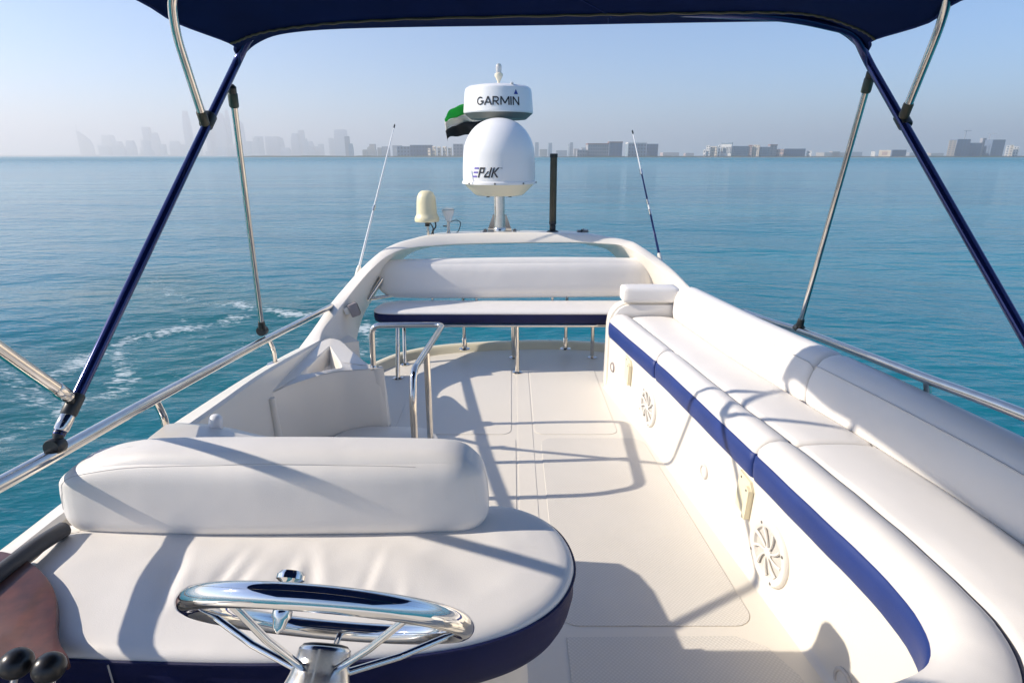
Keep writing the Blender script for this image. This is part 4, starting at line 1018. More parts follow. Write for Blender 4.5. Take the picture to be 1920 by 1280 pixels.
# ------------------------------------------------------------------ AFT BENCH
def bench():
    t = thing('stern_bench', (0, 4.4, 0), 'white stern bench with navy front edge and a long floating backrest', 'bench')
    x0, x1 = -1.06, 1.10; y0, y1 = 4.25, 4.62; z0, z1 = .39, .480
    def outl(off):
        pts = []
        for p in catmull([(x0 + .28, y0, 0), (x0 + .10, y0 + .01, 0), (x0 + .02, y0 + .06, 0), (x0, y0 + .15, 0), (x0 + .03, y0 + .28, 0), (x0 + .12, y1 - .02, 0), (x0 + .25, y1, 0), (0, y1, 0), (x1 - .1, y1, 0), (x1, y1 - .1, 0), (x1, y0 + .1, 0), (x1 - .1, y0, 0), (.5, y0, 0), (0, y0, 0), (-.4, y0, 0)], 6, closed=True):
            pts.append(p)
        n = len(pts); r = []
        for i, p in enumerate(pts):
            a = pts[i - 1]; b = pts[(i + 1) % n]; tg = (b - a).normalized(); nn = Vector((tg.y, -tg.x, 0))
            c = Vector((max(-.8, min(.85, p.x)), (y0 + y1) / 2, 0))
            if nn.dot(c - p) < 0: nn = -nn
            r.append(p + nn * off)
        return r
    def rg(off, z): return [Vector((p.x, p.y, z)) for p in outl(off)]
    top = [rg(.03, z1 - .04), rg(.0, z1 - .012), rg(.003, z1 - .002), rg(.016, z1 + .008), rg(.04, z1 + .013), rg(.08, z1 + .016), rg(.13, z1 + .018)]
    last = rg(.13, z1 + .018); top.append([Vector((p.x, (y0 + y1) / 2, z1 + .0185)) for p in last])
    obj('seat_cushion', loft(top, True, False), 'vinyl', t, 70)
    obj('front_skirt', loft([rg(.02, z1 - .012), rg(.0015, z1 - .014), rg(-.002, z1 - .05), rg(.004, z0 + .01), rg(.02, z0), rg(.06, z0)]), 'navy', t, 60)
    g = rcushion((2.20, .115, .300), .05, 24, .012, rads=(.13, .055, .10))
    V = []
    for x, y, z in g[0]:
        zz = z + (.006 * math.sin(x * 2.0 + .4)); wr = .003 * noise.noise(Vector((x * 3, y * 5, z * 6)))
        V.append((x + .035, y + 4.63 + wr + .05 * z, zz + .668 - .02 * (x < -.9) * 0))
    obj('backrest', (V, g[1]), 'vinyl', t, 80)
    sr = .0135
    obj('front_tube', tube([(-1.0, 4.27, z0 - .014), (1.12, 4.27, z0 - .014)], sr, 12), 'steel', t)
    obj('rear_tube', tube([(-1.0, 4.58, z0 - .014), (1.12, 4.58, z0 - .014)], sr, 12), 'steel', t)
    obj('back_tube', tube(fillet([atY(683, 562, 4.52), (-.93, 4.63, .53), (1.08, 4.63, .53)], .03), sr, 12), 'steel', t)
    obj('back_bracket', tube([atY(690, 562, 4.52), atY(716, 522, 4.60)], .02, 10), 'steel', t)
    for px, py, y, z in ((746, 709, 4.14, 0), (970, 697, 4.27, 0), (1152, 690, 4.27, 0)):
        b = atZ(px, py, z); top_ = Vector((b.x - .005, 4.27, z0 - .02))
        b.y = min(b.y, 4.26)
        l = obj('leg', tube([b, top_], .0165, 14), 'steel', t)
        obj('base_flange', lathe([(.04, 0), (.04, .005), (.022, .012)], b, (0, 0, 1), 20), 'steel', l)
    for px, py, z in ((759, 683, .0), (963, 670, .0), (1110, 670, .0)):
        b = atZ(px, py, z); l = obj('leg', tube([b, (b.x - .01, 4.58, z0 - .02)], .0155, 14), 'steel', t)
        obj('base_flange', lathe([(.04, 0), (.04, .005), (.022, .012)], b, (0, 0, 1), 20), 'steel', l)
    for px in (871, 1060):
        b = atZ(px, 654, .055); b.y = max(b.y, 4.66)
        l = obj('rear_post', tube([b, (b.x, 4.66, .535)], .014, 14), 'steel', t)
        obj('collar', lathe([(.021, 0), (.021, .09), (.016, .10)], b, (0, 0, 1), 16), 'steel', l)
        obj('base_flange', lathe([(.045, 0), (.045, .005), (.022, .012)], b, (0, 0, 1), 20), 'steel', l)
    for px in (810, 893, 1036):
        p = atY(px, 560, 4.60); obj('back_strut', tube([(p.x, 4.61, z0), (p.x, 4.63, .55)], .011, 10), 'steel', t)
bench()
# grey flood lamp on the arch's left leg
p = atY(652, 580, 4.16)
lp = thing('flood_lamp', p, 'small grey box lamp on the inner side of the left arch leg', 'lamp')
M = Matrix.Translation(p + Vector((.05, .0, 0))) @ Matrix.Rotation(math.radians(-18), 4, 'Y') @ Matrix.Rotation(math.radians(18), 4, 'Z') @ Matrix.Scale(.74, 4)
obj('housing', xform(box((-.05, -.045, -.066), (.04, .045, .066), .012), M), 'lamp_grey', lp)
obj('bracket', xform(box((-.10, -.02, -.02), (-.05, .02, .05), .006), M), 'gelcoat', lp)
obj('lens', xform(box((.041, -.035, -.05), (.046, .035, .05), .002, 1), M), 'blackplastic', lp)

# ------------------------------------------------------------------ SIDE RAILS
def side_rail_left():
    t = thing('side_rail', (-1.2, 2, .65), 'polished steel side rail on the left bulwark', 'railing')
    pts = [(-1.19, -.4, .955), (-1.20, .5, .935), atX(0, 907, -1.215), atX(290, 747, -1.255), atX(490, 641, -1.30), atX(628, 571, -1.31)]
    obj('rail_tube', tube(catmull(pts, 8), .0195, 18), 'steel', t, 60)
    end = pts[-1]; obj('end_cap', lathe([(.001, -.03), (.024, -.028), (.027, -.01), (.027, .03), (.022, .034)], end, Vector((.3, .9, -.05)), 18), 'steel', t)
    for (bx_, by_), (mx_, my_), (tx_, ty_), xb in (((313, 812), (313, 775), (288, 740), -1.30), ((516, 682), (515, 655), (501, 628), -1.33)):
        b = atX(bx_, by_, xb); mid = atX(mx_, my_, xb); tp = atX(tx_, ty_, -1.25 if tx_ < 400 else -1.302); tp.z -= .012
        mid.y = b.y; mid = Vector((b.x, b.y, mid.z)); tp.y = b.y - .05 if False else tp.y
        o = obj('post', tube(fillet([b, mid, tp], .06, 6), .0135, 14), 'steel', t)
        obj('base_flange', lathe([(.042, -.004), (.042, .004), (.024, .010), (.018, .014)], b, (0, 0, 1), 24), 'steel', o)
side_rail_left()
def side_rail_right():
    t = thing('side_rail', (1.5, 2, .56), 'polished steel side rail behind the sofa backrest', 'railing')
    pts = [atX(1395, 585, 1.41), atX(1440, 602, 1.45), atX(1500, 620, 1.50), atX(1620, 665, 1.53), atX(1735, 709, 1.55), atX(1920, 778, 1.56), Vector((1.565, 1.1, .88)), Vector((1.565, .2, .90)), Vector((1.54, -.5, .90))]
    obj('rail_tube', tube(catmull(pts, 8), .0195, 18), 'steel', t, 60)
    a = atX(1738, 712, 1.55); obj('post', tube([a, a + Vector((.10, .02, -.32))], .0135, 12), 'steel', t)
    a = pts[1]; obj('post', tube([a, a + Vector((.05, .05, -.2))], .0135, 12), 'steel', t)
side_rail_right()

# ------------------------------------------------------------------ BIMINI
def mx(p): return Vector((.31 - p[0], p[1], p[2]))
def bimini():
    t = thing('bimini_top', (.155, 1.0, .9), 'navy canvas sun canopy on steel tubes overhead, navy reflection put into the main bow', 'bimini top')
    cl = Vector((-1.045, 2.47, 1.965)); cr = atY(1622, 102, 2.47)
    # canvas
    edge = [(450, 113, 2.47), (462, 95, 2.46), (482, 79, 2.45), (515, 65, 2.44), (565, 57, 2.43), (640, 52, 2.42), (780, 48.5, 2.41), (1037, 45, 2.40), (1200, 42, 2.40), (1350, 39.5, 2.41), (1450, 38.5, 2.42), (1510, 40, 2.43), (1550, 49, 2.44), (1582, 64, 2.45), (1604, 82, 2.46), (1622, 104, 2.47)]
    zipl = [(432, 80, 2.36), (446, 76, 2.34), (470, 66, 2.32), (505, 57, 2.31), (560, 49, 2.30), (640, 41, 2.29), (780, 34, 2.28), (1037, 28, 2.27), (1200, 25, 2.27), (1350, 22.5, 2.28), (1450, 22, 2.29), (1510, 25, 2.30), (1556, 34, 2.31), (1596, 48, 2.32), (1622, 60, 2.34), (1640, 73, 2.36)]
    E_ = [atY(*p) for p in edge]; Z_ = [atY(*p) for p in zipl]
    rows = [catmull(E_, 5), catmull([e.lerp(z, .5) + Vector((0, 0, .004)) for e, z in zip(E_, Z_)], 5), catmull(Z_, 5)]
    n = len(rows[0])
    for y, zs, zc, xl, xr in ((2.15, 2.018, 2.125, -1.10, 1.365), (1.99, 2.046, 2.15, -1.12, 1.345), (1.6, 2.055, 2.17, -1.13, 1.38), (1.1, 2.06, 2.18, -1.14, 1.44), (.5, 2.06, 2.18, -1.14, 1.44), (-.2, 2.08, 2.18, -1.12, 1.43), (-1.0, 2.02, 2.12, -1.10, 1.41)):
        r = []
        for i in range(n):
            f = i / (n - 1); g = abs(2 * f - 1); x = xl + (xr - xl) * (f + .05 * math.sin(2 * math.pi * f) * -1 * .6)
            r.append(Vector((x, y, zs + (zc - zs) * (1 - g ** 3.2))))
        rows.append(r)
    colsT = [catmull([rw[i] for rw in rows], 4) for i in range(n)]
    o = obj('canvas', loft(colsT, False, False), 'canvas', t, 60)
    sm = o.modifiers.new('thickness', 'SOLIDIFY'); sm.thickness = .004; sm.offset = 0
    zp = []
    for i, p in enumerate(catmull(Z_, 8)): zp.append(p + Vector((0, -.004, -.004 + .0016 * math.sin(i * 1.9))))
    obj('zip', tube(zp, .0042, 6), 'zip', o)
    obj('hem', tube(rows[0], .005, 8), 'canvas_trim', o)
    obj('side_hem', tube(colsT[0], .0055, 8), 'canvas_trim', o)
    obj('side_hem', tube(colsT[-1], .0055, 8), 'canvas_trim', o)
    mid = rows[0][n // 2]; obj('centre_seam', tube([c + Vector((0, 0, -.003)) for c in colsT[n // 2]], .0022, 6), 'canvas_trim', o)
    # main bow: steel tube, navy canvas reflection put into its colour
    bl = atX(110, 815, -1.22); br = mx(bl)
    up = [bl, cl + Vector((0.004, -.01, -.012))]; topz = 2.075
    over = [Vector((-.96, 2.40, 2.035)), Vector((-.7, 2.36, topz)), Vector((.155, 2.33, 2.10)), Vector((1.0, 2.36, topz)), Vector((1.26, 2.40, 2.035))]
    line = [bl, cl + Vector((.002, -.02, -.02))] + over + [cr + Vector((-.002, -.02, -.02)), br]
    obj('main_bow', tube(fillet(line, .12, 8), .0155, 16), 'navy_reflection_tube', t, 60)
    def onbow(px):  # point of the left main bow seen at photo column px
        a, b = bl, cl; best = None
        for k in range(401):
            q = a.lerp(b, k / 400); dd = q.y * CP - (q.z - CAMZ) * SP; x = 960 + F * q.x / dd
            if best is None or abs(x - px) < best[0]: best = (abs(x - px), q)
        return best[1]
    # second bow, hinged on the main bow
    pv_ = onbow(392); pl_ = pv_ + Vector((.02, -.02, .01)); tl = atX(319, -30, -1.0); tl0 = atX(327, 55, -1.035)
    pr_, tr, tr0 = mx(pl_), atX(1784, -30, 1.31), atX(1766, 42, 1.36)
    sec = [atX(382, 226, -1.075), tl0, tl, Vector((-.8, 1.93, 2.118)), Vector((.155, 1.9, 2.135)), Vector((1.11, 1.93, 2.118)), tr, tr0, atX(1697, 212, 1.385)]
    obj('second_bow', tube(fillet(sec, .09, 8), .0135, 14), 'steel', t, 60)
    # aft support poles
    sl_ = (atX(491, 612, -1.305), atX(436, 176, -1.06)); sr_ = (atX(1500, 608, 1.50), atX(1630, 148, 1.362))
    for a, b in (sl_, sr_):
        p = obj('support_pole', tube([a, b], .0125, 14), 'steel', t)
        d = (b - a).normalized()
        obj('pole_socket', lathe([(.017, 0), (.018, .005), (.018, .05), (.014, .055)], b - d * .05, d, 16), 'dark_green', p)
        obj('pole_eye', lathe([(.016, 0), (.016, .022), (.009, .03)], b + d * .004, d, 12), 'blackplastic', p)
        obj('pole_foot', lathe([(.018, 0), (.019, .01), (.016, .045), (.013, .05)], a - d * .01, d, 16), 'blackplastic', p)
        obj('rail_clamp', lathe([(.026, -.018), (.026, .018)], a - d * .03, Vector((0, 1, -.1)), 16), 'blackplastic', p)
    # forward bow legs
    jl = onbow(133); fl = [atX(128, 744, -1.205), atX(0, 655, -1.21), Vector((-1.16, .62, 1.98)), Vector((-.9, .5, 2.13)), Vector((.155, .45, 2.19)), Vector((1.21, .5, 2.13)), Vector((1.47, .62, 1.98)), mx(atX(0, 655, -1.21)), mx(atX(128, 744, -1.205))]
    fb = obj('forward_bow', tube(fillet(fl, .10, 8), .0165, 16), 'steel', t, 60)
    # clamps and deck hinges
    def clamp(c, d, l, r, m='blackplastic', par=t, nm='clamp'):
        d = d.normalized(); obj(nm, lathe([(r * .9, -l / 2), (r, -l / 2 + .004), (r, l / 2 - .004), (r * .9, l / 2)], c, d, 18), m, par)
    bd = (cl - bl)
    for mir in (False, True):
        g = (lambda p: mx(p)) if mir else (lambda p: Vector(p)); dd = Vector((-bd.x, bd.y, bd.z)) if mir else bd
        clamp(g(onbow(390)), dd, .055, .023)
        clamp(g(onbow(137)), dd, .062, .020)
        clamp(g(onbow(121)), dd, .045, .0185, 'steel')
        q = g(onbow(390)); e = (sec[0] if not mir else sec[-1])
        e2 = (sec[1] if not mir else sec[-2]); dv = (e2 - e).normalized()
        clamp(e + dv * .01, dv, .05, .0165, 'olive_tube'); obj('hinge_pin', tube([e, q], .008, 8), 'blackplastic', t)
        f0 = g(fl[0]); f1 = g(fl[1]); clamp(f0 + (f1 - f0).normalized() * .03, f1 - f0, .045, .019, 'steel'); obj('hinge_pin', tube([f0, g(onbow(137))], .012, 8), 'blackplastic', t)
        b0 = g(bl); rp = atX(104, 836, -1.222); rp = mx(rp) if mir else rp
        clamp(rp, Vector((0, 1, -.12)), .034, .0235, 'blackplastic', t, 'rail_clamp')
        obj('bow_hinge', tube([b0, rp], .011, 12), 'blackplastic', t)
        obj('bow_hinge', lathe([(.010, -.012), (.015, .0), (.016, .008), (.010, .018), (.013, .026), (.010, .03)], b0 + Vector((0, 0, .0)), dd, 16), 'blackplastic', t)
bimini()

# ------------------------------------------------------------------ ARCH GEAR
def sat_dome():
    c = atY(936, 366, 5.0); r = .298
    t = thing('satellite_dome', c, 'large white satellite dome with a dark wordmark on a steel mast', 'satellite dome')
    zt = atY(936, 221, 5.0).z - c.z
    prof = [(r * .60, 0), (r * .64, .003), (r * .70, .014), (r * .98, .095)]
    obj('lower_shell', lathe([(.02, -.002)] + prof, c, (0, 0, 1), 48), 'radome_shell', t, 35)
    obj('rim', lathe([(r * .97, .092), (r * 1.02, .094), (r * 1.02, .112), (r * .99, .118)], c, (0, 0, 1), 48), 'radome_white', t, 35)
    dm = [(r * .985, .112), (r * .995, .14)]; h0 = .30; 
    dm += [(r * .99, .22), (r * .975, h0)]
    for k in range(1, 17):
        a = math.pi / 2 * k / 16; dm.append((r * .975 * math.cos(a) ** .92 if k < 16 else .001, h0 + (zt - h0) * math.sin(a)))
    obj('dome', lathe(dm, c, (0, 0, 1), 64), 'radome_white', t, 35)
    for k in range(8):
        a = 2 * math.pi * k / 8 + math.radians(-95); obj('screw', lathe([(.008, 0), (.008, .004), (.004, .006)], c + Vector((math.cos(a) * r * 1.02, math.sin(a) * r * 1.02, .103)), (math.cos(a), math.sin(a), 0), 10), 'screw', t)
    # wordmark: slanted strokes laid on the curved shell
    def rad_at(z):
        for (r0, z0), (r1, z1) in zip(dm[:-1], dm[1:]):
            if z0 <= z <= z1: return r0 + (r1 - r0) * (z - z0) / max(z1 - z0, 1e-6)
        return r
    def stroke(poly, m, name):
        # poly in (s, z) metres: s along the shell from the front line
        V = []; n = len(poly)
        for d in (.0008, .003):
            for s, z in poly:
                rr = rad_at(z) + d; a = -math.pi / 2 + s / r; V.append((c.x + rr * math.cos(a), c.y + rr * math.sin(a), c.z + z))
        return V, [tuple(range(n, 2 * n)), tuple(range(n))[::-1]] + [(i, (i + 1) % n, n + (i + 1) % n, n + i) for i in range(n)]
    z0, z1 = .150, .225; H_ = z1 - z0; sl = .30
    def q(x0, x1, y0, y1): return [(s0 + x0 + (y0 * H_) * sl, z0 + y0 * H_), (s0 + x1 + (y0 * H_) * sl, z0 + y0 * H_), (s0 + x1 + (y1 * H_) * sl, z0 + y1 * H_), (s0 + x0 + (y1 * H_) * sl, z0 + y1 * H_)]
    s0 = -.222; w = .040
    E1 = [stroke(q(.0, w, .0, .17), 0, ''), stroke(q(.0, w, .42, .58), 0, ''), stroke(q(.0, w, .83, 1), 0, '')]
    obj('letter', join(*E1), 'print_violet', t)
    s0 = -.170
    obj('letter', join(stroke(q(.0, .012, .0, .82), 0, ''), stroke(q(.0, .044, .83, 1), 0, ''), stroke(q(.033, .044, .42, .83), 0, ''), stroke(q(.013, .033, .42, .57), 0, '')), 'print_black', t)
    s0 = -.116
    tri = [(s0 + 0, z0), (s0 + .030, z0), (s0 + .046, z0 + H_ * .62), (s0 + .036, z0 + H_ * .62), (s0 + .026, z0 + H_ * .18), (s0 + .014, z0 + H_ * .18)]
    obj('letter', join(stroke(q(.0, .034, .0, .16), 0, ''), stroke([(s0 + .002, z0 + H_ * .18), (s0 + .013, z0 + H_ * .18), (s0 + .045, z0 + H_ * .62), (s0 + .032, z0 + H_ * .62)], 0, ''), stroke(q(.036, .047, .0, 1), 0, '')), 'print_black', t)
    s0 = -.058
    obj('letter', join(stroke(q(.0, .011, .0, 1), 0, ''), stroke([(s0 + .022, z0 + H_ * .5), (s0 + .034, z0 + H_ * .5), (s0 + .070, z1), (s0 + .055, z1)], 0, ''), stroke([(s0 + .044, z0), (s0 + .058, z0), (s0 + .034, z0 + H_ * .48), (s0 + .022, z0 + H_ * .48)], 0, '')), 'print_black', t)
    s0 = .016
    obj('letter', join(stroke([(s0, z1 - .006), (s0 + .008, z1 - .006), (s0 + .008, z1 - .003), (s0, z1 - .003)], 0, ''), stroke([(s0 + .010, z1 - .008), (s0 + .016, z1 - .008), (s0 + .016, z1 - .003), (s0 + .010, z1 - .003)], 0, '')), 'print_black', t)
    return c
dome_c = sat_dome()
def mast():
    pb = atY(937, 436, 4.98); pb.z -= .0
    t = thing('radar_mast', pb, 'short polished steel mast on a square plate in the middle of the arch', 'mast')
    M = Matrix.Translation((pb.x, pb.y, pb.z))
    obj('base_plate', xform(box((-.17, -.12, -.006), (.17, .12, .006), .003), M), 'steel', t)
    obj('post', tube([(pb.x, pb.y, pb.z), (pb.x - .003, 5.0, dome_c.z)], .047, 28), 'steel', t)
    obj('collar', lathe([(.055, .0), (.055, .03), (.049, .04)], (pb.x, pb.y, pb.z + .004), (0, 0, 1), 28), 'steel', t)
    for sx in (-1, 1):
        obj('brace', prism([(sx * .04, 0.0), (sx * .115, 0.0), (sx * .10, .03), (sx * .05, .17), (sx * .04, .17)], -.004, .004, axis='y'), 'steel', t) if False else obj('brace', xform(prism([(sx * .047, 0.006), (sx * .105, 0.006), (sx * .098, .03), (sx * .055, .15), (sx * .047, .15)], -.004, .004, axis='y'), M), 'steel', t)
        for sy in (-1, 1):
            obj('bolt', xform(lathe([(.016, .004), (.016, .016), (.010, .022)], (sx * .125, sy * .07, .0), (0, 0, 1), 8), M), 'screw', t)
    obj('radar_arm', tube(fillet([(dome_c.x, 5.0, dome_c.z - .03), (dome_c.x, 5.34, dome_c.z - .03), (dome_c.x, 5.34, dome_c.z + .60)], .05), .03, 14), 'steel', t)
    for dx in (-.09, .09): obj('bolt', lathe([(.014, -.012), (.014, 0)], (dome_c.x + dx, 4.96, dome_c.z - .001), (0, 0, 1), 8), 'blackplastic', t)
mast()
def radome():
    y = 5.34; c = atY(934.5, 219, y); r = .296
    t = thing('radar_dome', c, 'white drum-shaped radar dome with a black wordmark above the satellite dome', 'radar dome')
    k = 1.0
    prof = [(r * .78, -.02), (r * .80, -.022), (r * .98, .022), (r, .032), (r * .995, .05), (r * .955, .19), (r * .93, .215), (r * .86, .232), (r * .6, .245), (r * .3, .251), (.001, .252)]
    obj('shell', lathe(prof[2:], c, (0, 0, 1), 56), 'radome_white', t, 30)
    obj('underside', lathe([(.01, -.025)] + prof[:2] + [(r * .98, .022)], c, (0, 0, 1), 48), 'radome_under', t, 30)
    obj('top_ridge', xform(box((-.012, -.12, 0), (.012, .10, .012), .004), Matrix.Translation(c + Vector((.115, -.12, .236)))), 'radome_white', t)
    def rad(z): return r * (.995 - .04 * (z - .05) / .14) + .0008
    # letters drawn as strokes, wrapped round the drum
    def wrap(polys, name, m, th=.002):
        gs = []
        for poly in polys:
            # subdivide long edges so that strokes follow the curve
            pp = []
            for i, (s, z) in enumerate(poly):
                s2, z2 = poly[(i + 1) % len(poly)]; n = max(1, int(abs(s2 - s) / .012))
                pp += [(s + (s2 - s) * j / n, z + (z2 - z) * j / n) for j in range(n)]
            n = len(pp); V = []
            for d in (0, th):
                for s, z in pp:
                    a = -math.pi / 2 + s / r; rr = rad(z) + d; V.append((c.x + rr * math.cos(a), c.y + rr * math.sin(a), c.z + z))
            gs.append((V, [tuple(range(n, 2 * n)), tuple(range(n))[::-1]] + [(i, (i + 1) % n, n + (i + 1) % n, n + i) for i in range(n)]))
        return obj(name, join(*gs), m, t)
    z0, h, st = .072, .064, .0105
    def bar(a, b, w=st):
        d = Vector((b[0] - a[0], b[1] - a[1])); nn = Vector((-d.y, d.x)).normalized() * w / 2
        return [(a[0] + nn.x, a[1] + nn.y), (b[0] + nn.x, b[1] + nn.y), (b[0] - nn.x, b[1] - nn.y), (a[0] - nn.x, a[1] - nn.y)]
    def arc(cx, cz, rx, rz, a0, a1, n=10, w=st):
        out = []
        for i in range(n):
            q0, q1 = (math.radians(a0 + (a1 - a0) * j / n) for j in (i, i + 1))
            f = lambda q, e: (cx + (rx + e) * math.cos(q), cz + (rz + e) * math.sin(q))
            out.append([f(q0, w / 2), f(q1, w / 2), f(q1, -w / 2), f(q0, -w / 2)])
        return out
    b, tp, md = z0, z0 + h, z0 + h / 2
    x = -.178; L = []
    wrap(arc(x + .029, md, .027, h / 2 - st / 2, 48, 330, 14) + [bar((x + .056, b + .014), (x + .056, md - .002)), bar((x + .034, md - .003), (x + .061, md - .003))], 'letter', 'print_black')
    x = -.108
    wrap([bar((x, b), (x + .029, tp)), bar((x + .029, tp), (x + .058, b)), bar((x + .012, b + .020), (x + .046, b + .020), .009)], 'letter', 'print_black')
    x = -.036
    wrap([bar((x, b), (x, tp))] + [bar((x + .004, tp - st / 2), (x + .028, tp - st / 2)), bar((x + .004, md - .004), (x + .028, md - .004))] + arc(x + .028, (tp - st / 2 + md - .004) / 2, .014, (tp - st / 2 - md + .004) / 2, -90, 90, 8) + [bar((x + .018, md - .004), (x + .046, b))], 'letter', 'print_black')
    x = .028
    wrap([bar((x, b), (x, tp)), bar((x + .066, b), (x + .066, tp)), bar((x + .002, tp - .003), (x + .033, b + .012)), bar((x + .033, b + .012), (x + .064, tp - .003))], 'letter', 'print_black')
    x = .112
    wrap([bar((x, b), (x, tp))], 'letter', 'print_black')
    x = .132
    wrap([bar((x, b), (x, tp)), bar((x + .052, b), (x + .052, tp)), bar((x + .002, tp - .003), (x + .050, b + .003))], 'letter', 'print_black')
    wrap([[(.140, tp + .018), (.180, tp + .018), (.160, tp + .056)]], 'blue_triangle', 'print_blue')
    # all-round light on top
    tl = thing('mast_light', c + Vector((0, 0, .252)), 'small clear all-round light on top of the radar dome', 'light')
    p = c + Vector((.005, 0, .250))
    obj('socket', lathe([(.012, 0), (.012, .03), (.022, .042), (.030, .06), (.034, .066), (.034, .085), (.022, .092)], p, (0, 0, 1), 24), 'gelcoat_cream', tl)
    obj('lens', lathe([(.020, .09), (.024, .10), (.024, .145), (.016, .16), (.001, .163)], p, (0, 0, 1), 24), 'clear_lens', tl)
radome()
def flag():
    y = 5.75; t = thing('flag', atY(880, 262, y), 'green white and black ensign blowing left behind the domes', 'flag')
    def tri(px, py, u): return atY(px, py, y + .10 * math.sin(u * 5) + .06 * u)
    top = [(925, 186), (895, 192), (872, 196), (855, 200), (842, 207), (836, 220), (834, 226)]
    b1 = [(925, 210), (895, 213), (874, 216), (858, 219), (845, 224), (837, 228), (834, 230)]
    b2 = [(925, 226), (895, 227), (876, 229), (860, 233), (846, 238), (838, 243), (836, 248)]
    b3 = [(925, 250), (895, 251), (876, 253), (860, 255), (846, 257), (839, 260), (839, 266)]
    rows = [[tri(px, py, i / 6) for i, (px, py) in enumerate(r)] for r in (top, b1, b2, b3)]
    rows = [catmull(r, 5) for r in rows]
    for a, b, m in ((0, 1, 'flag_green'), (1, 2, 'flag_white'), (2, 3, 'flag_black')):
        ra = []
        for k in range(5):
            f = k / 4; ra.append([p.lerp(q, f) + Vector((0, .03 * math.sin(f * 2.1 + i * .42), .004 * math.sin(i * .7))) for i, (p, q) in enumerate(zip(rows[a], rows[b]))])
        o = obj('stripe', loft(ra, False, False), m, t, 80)
        s = o.modifiers.new('thickness', 'SOLIDIFY'); s.thickness = .002
    a = atY(926, 180, y + .02); obj('staff', tube([(a.x, a.y, a.z + .03), (a.x + .02, a.y - .35, .93)], .010, 10), 'steel', t)
flag()
def gps():
    b = atY(803, 442, 4.92); y = 4.92; c = atY(801, 415, y); k = 4.87 / F
    t = thing('gps_antenna', b, 'cream mushroom-shaped satellite receiver on a short post at the left of the arch', 'antenna')
    h = atY(801, 357, y).z - c.z; r = 18.5 * k; R2 = 22.8 * k
    obj('cap', lathe([(.01, -.002), (R2 * .97, 0), (R2, .006), (R2, .028), (R2 * .94, .042), (r * 1.06, .052), (r * 1.02, .07), (r * .97, h * .62), (r * .90, h * .80), (r * .70, h * .93), (r * .42, h * .99), (.001, h)], c, (0, 0, 1), 32), 'cream_dome', t, 35)
    obj('post', tube([b, c], .0125, 12), 'steel', t)
    obj('nut', lathe([(.02, -.04), (.02, 0)], c, (0, 0, 1), 10), 'blackplastic', t)
    p = atY(816, 416, y); q = atY(813, 441, y); obj('cable', tube(catmull([p, atY(817, 425, y), atY(812, 433, y), q], 5), .006, 8), 'blackplastic', t)
    p = atY(806, 418, y); q = atY(808, 441, y - .02); obj('cable', tube(catmull([p, atY(812, 428, y), q], 5), .005, 8), 'blackplastic', t)
gps()
def horn_light():
    y = 5.0; b = atY(841, 440, y); k = 4.95 / F
    t = thing('deck_light', b, 'small pale cup-shaped light on a stalk beside the cream receiver', 'light')
    obj('foot', lathe([(.040, 0), (.040, .008), (.022, .014), (.014, .03)], b, (0, 0, 1), 20), 'steel', t)
    top = atY(841, 415, y); obj('stalk', tube([b, top], .013, 12), 'gelcoat', t)
    h = atY(841, 391, y).z - top.z
    obj('cup', lathe([(.012, -.004), (.024, .004), (.030, h * .25), (.050, h * .7), (.053, h * .9), (.045, h), (.030, h * .96), (.001, h * .93)], top, (0, 0, 1), 28), 'clear_lens', t)
    obj('switch', tube([atY(838, 424, y), atY(831, 424, y)], .005, 8), 'blackplastic', t)
    obj('wire', tube(catmull([atY(845, 416, y), atY(855, 413, y), atY(863, 417, y), atY(862, 427, y), atY(857, 438, y)], 6), .0035, 8), 'blackplastic', t)
    obj('plug', lathe([(.014, 0), (.012, .016), (.006, .022)], atY(857, 440, y), (0, 0, 1), 14), 'blackplastic', t)
horn_light()
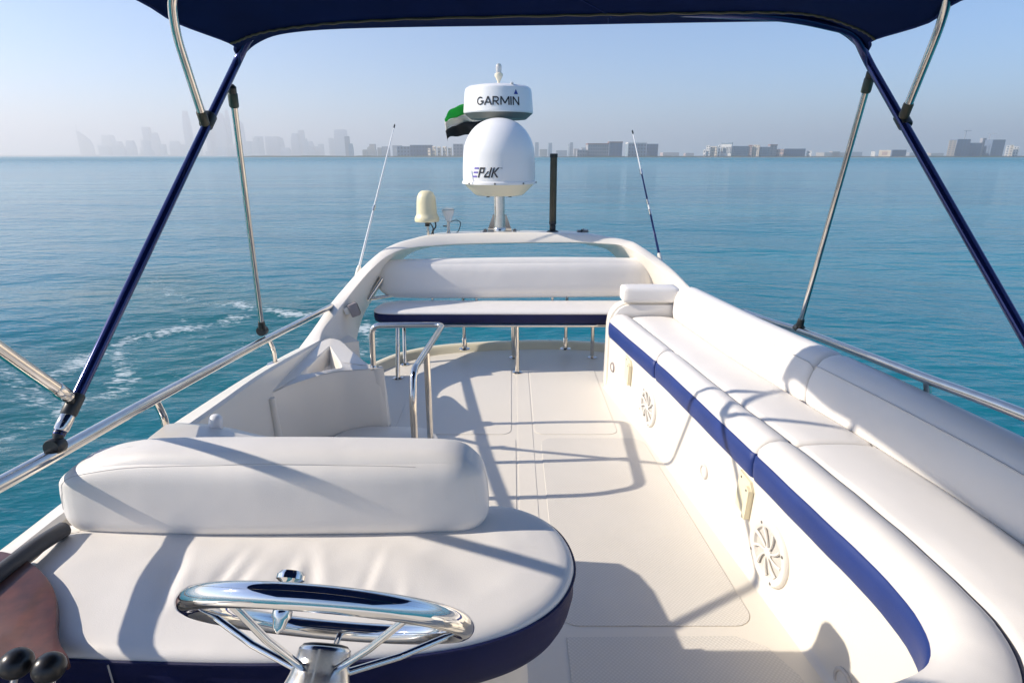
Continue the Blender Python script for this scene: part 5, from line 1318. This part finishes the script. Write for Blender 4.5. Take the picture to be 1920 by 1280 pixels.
def stick():
    y = 4.95; b = atY(1036, 437, y); tp = atY(1038.5, 288, y); d = (tp - b).normalized(); L = (tp - b).length
    t = thing('stick_antenna', b, 'thick black stick aerial on a ball base right of the mast', 'antenna')
    obj('base_ball', lathe([(.058, -.01), (.056, .006), (.045, .018), (.026, .026)], b, (0, 0, 1), 24), 'blackplastic', t)
    obj('nut', lathe([(.022, .02), (.026, .03), (.026, .065), (.02, .07)], b, d, 12), 'blackplastic', t)
    obj('tube_body', lathe([(.026, .075), (.0285, .08), (.0285, L - .03)], b, d, 20), 'olive_tube', t)
    obj('end_cap', lathe([(.029, L - .032), (.031, L - .028), (.031, L - .002), (.026, L)], b, d, 20), 'blackplastic', t)
    obj('lower_collar', lathe([(.0305, .072), (.0305, .10)], b, d, 20), 'blackplastic', t)
stick()
h_ = atY(1092, 433, 5.05)
hg = thing('folding_mount', h_, 'small dark folded aerial mount lying on the right of the arch top', 'mount')
obj('hinge_leaf', xform(box((-.045, -.03, -.012), (.0, .03, .008), .005), Matrix.Translation(h_)), 'screw', hg)
obj('hinge_leaf', xform(box((.004, -.026, -.01), (.05, .026, .010), .005), Matrix.Translation(h_)), 'screw', hg)
obj('hinge_knuckle', tube([h_ + Vector((-.01, -.035, .006)), h_ + Vector((.012, .035, .006))], .010, 10), 'blackplastic', hg)
def whip(base, tip, joints, label):
    t = thing('whip_antenna', base, label, 'antenna', 'thin whip aerials on the arch legs')
    d = tip - base
    obj('mount', lathe([(.018, -.03), (.018, .02), (.012, .05)], base, d, 12), 'gelcoat', t)
    cuts = [0] + joints + [1]; cols = ['radome_white', 'radome_white'] if len(joints) == 1 else ['navy_reflection_tube', 'radome_white', 'navy_reflection_tube', 'radome_white']  # dark rods are chrome with the reflection put into their colour
    for i, (a, b) in enumerate(zip(cuts[:-1], cuts[1:])):
        obj('rod', tube([base + d * a, base + d * b], .0, 8, radii=[.0095 - .0055 * a, .0095 - .0055 * b]), cols[i % len(cols)], t)
    for j in joints: obj('ferrule', lathe([(.012, -.02), (.012, .02)], base + d * j, d, 10), 'steel', t)
    obj('tip', lathe([(.006, 0), (.006, .02), (.002, .03)], tip, d, 8), 'blackplastic', t)
whip(atY(671, 510, 4.5), atY(738.5, 240, 4.75), [.45], 'left thin white whip aerial leaning inward over the water')
whip(atY(1238, 486, 4.55), atY(1187, 251, 4.8), [.38, .46, .70], 'right thin whip aerial, dark reflection put into its lower half')
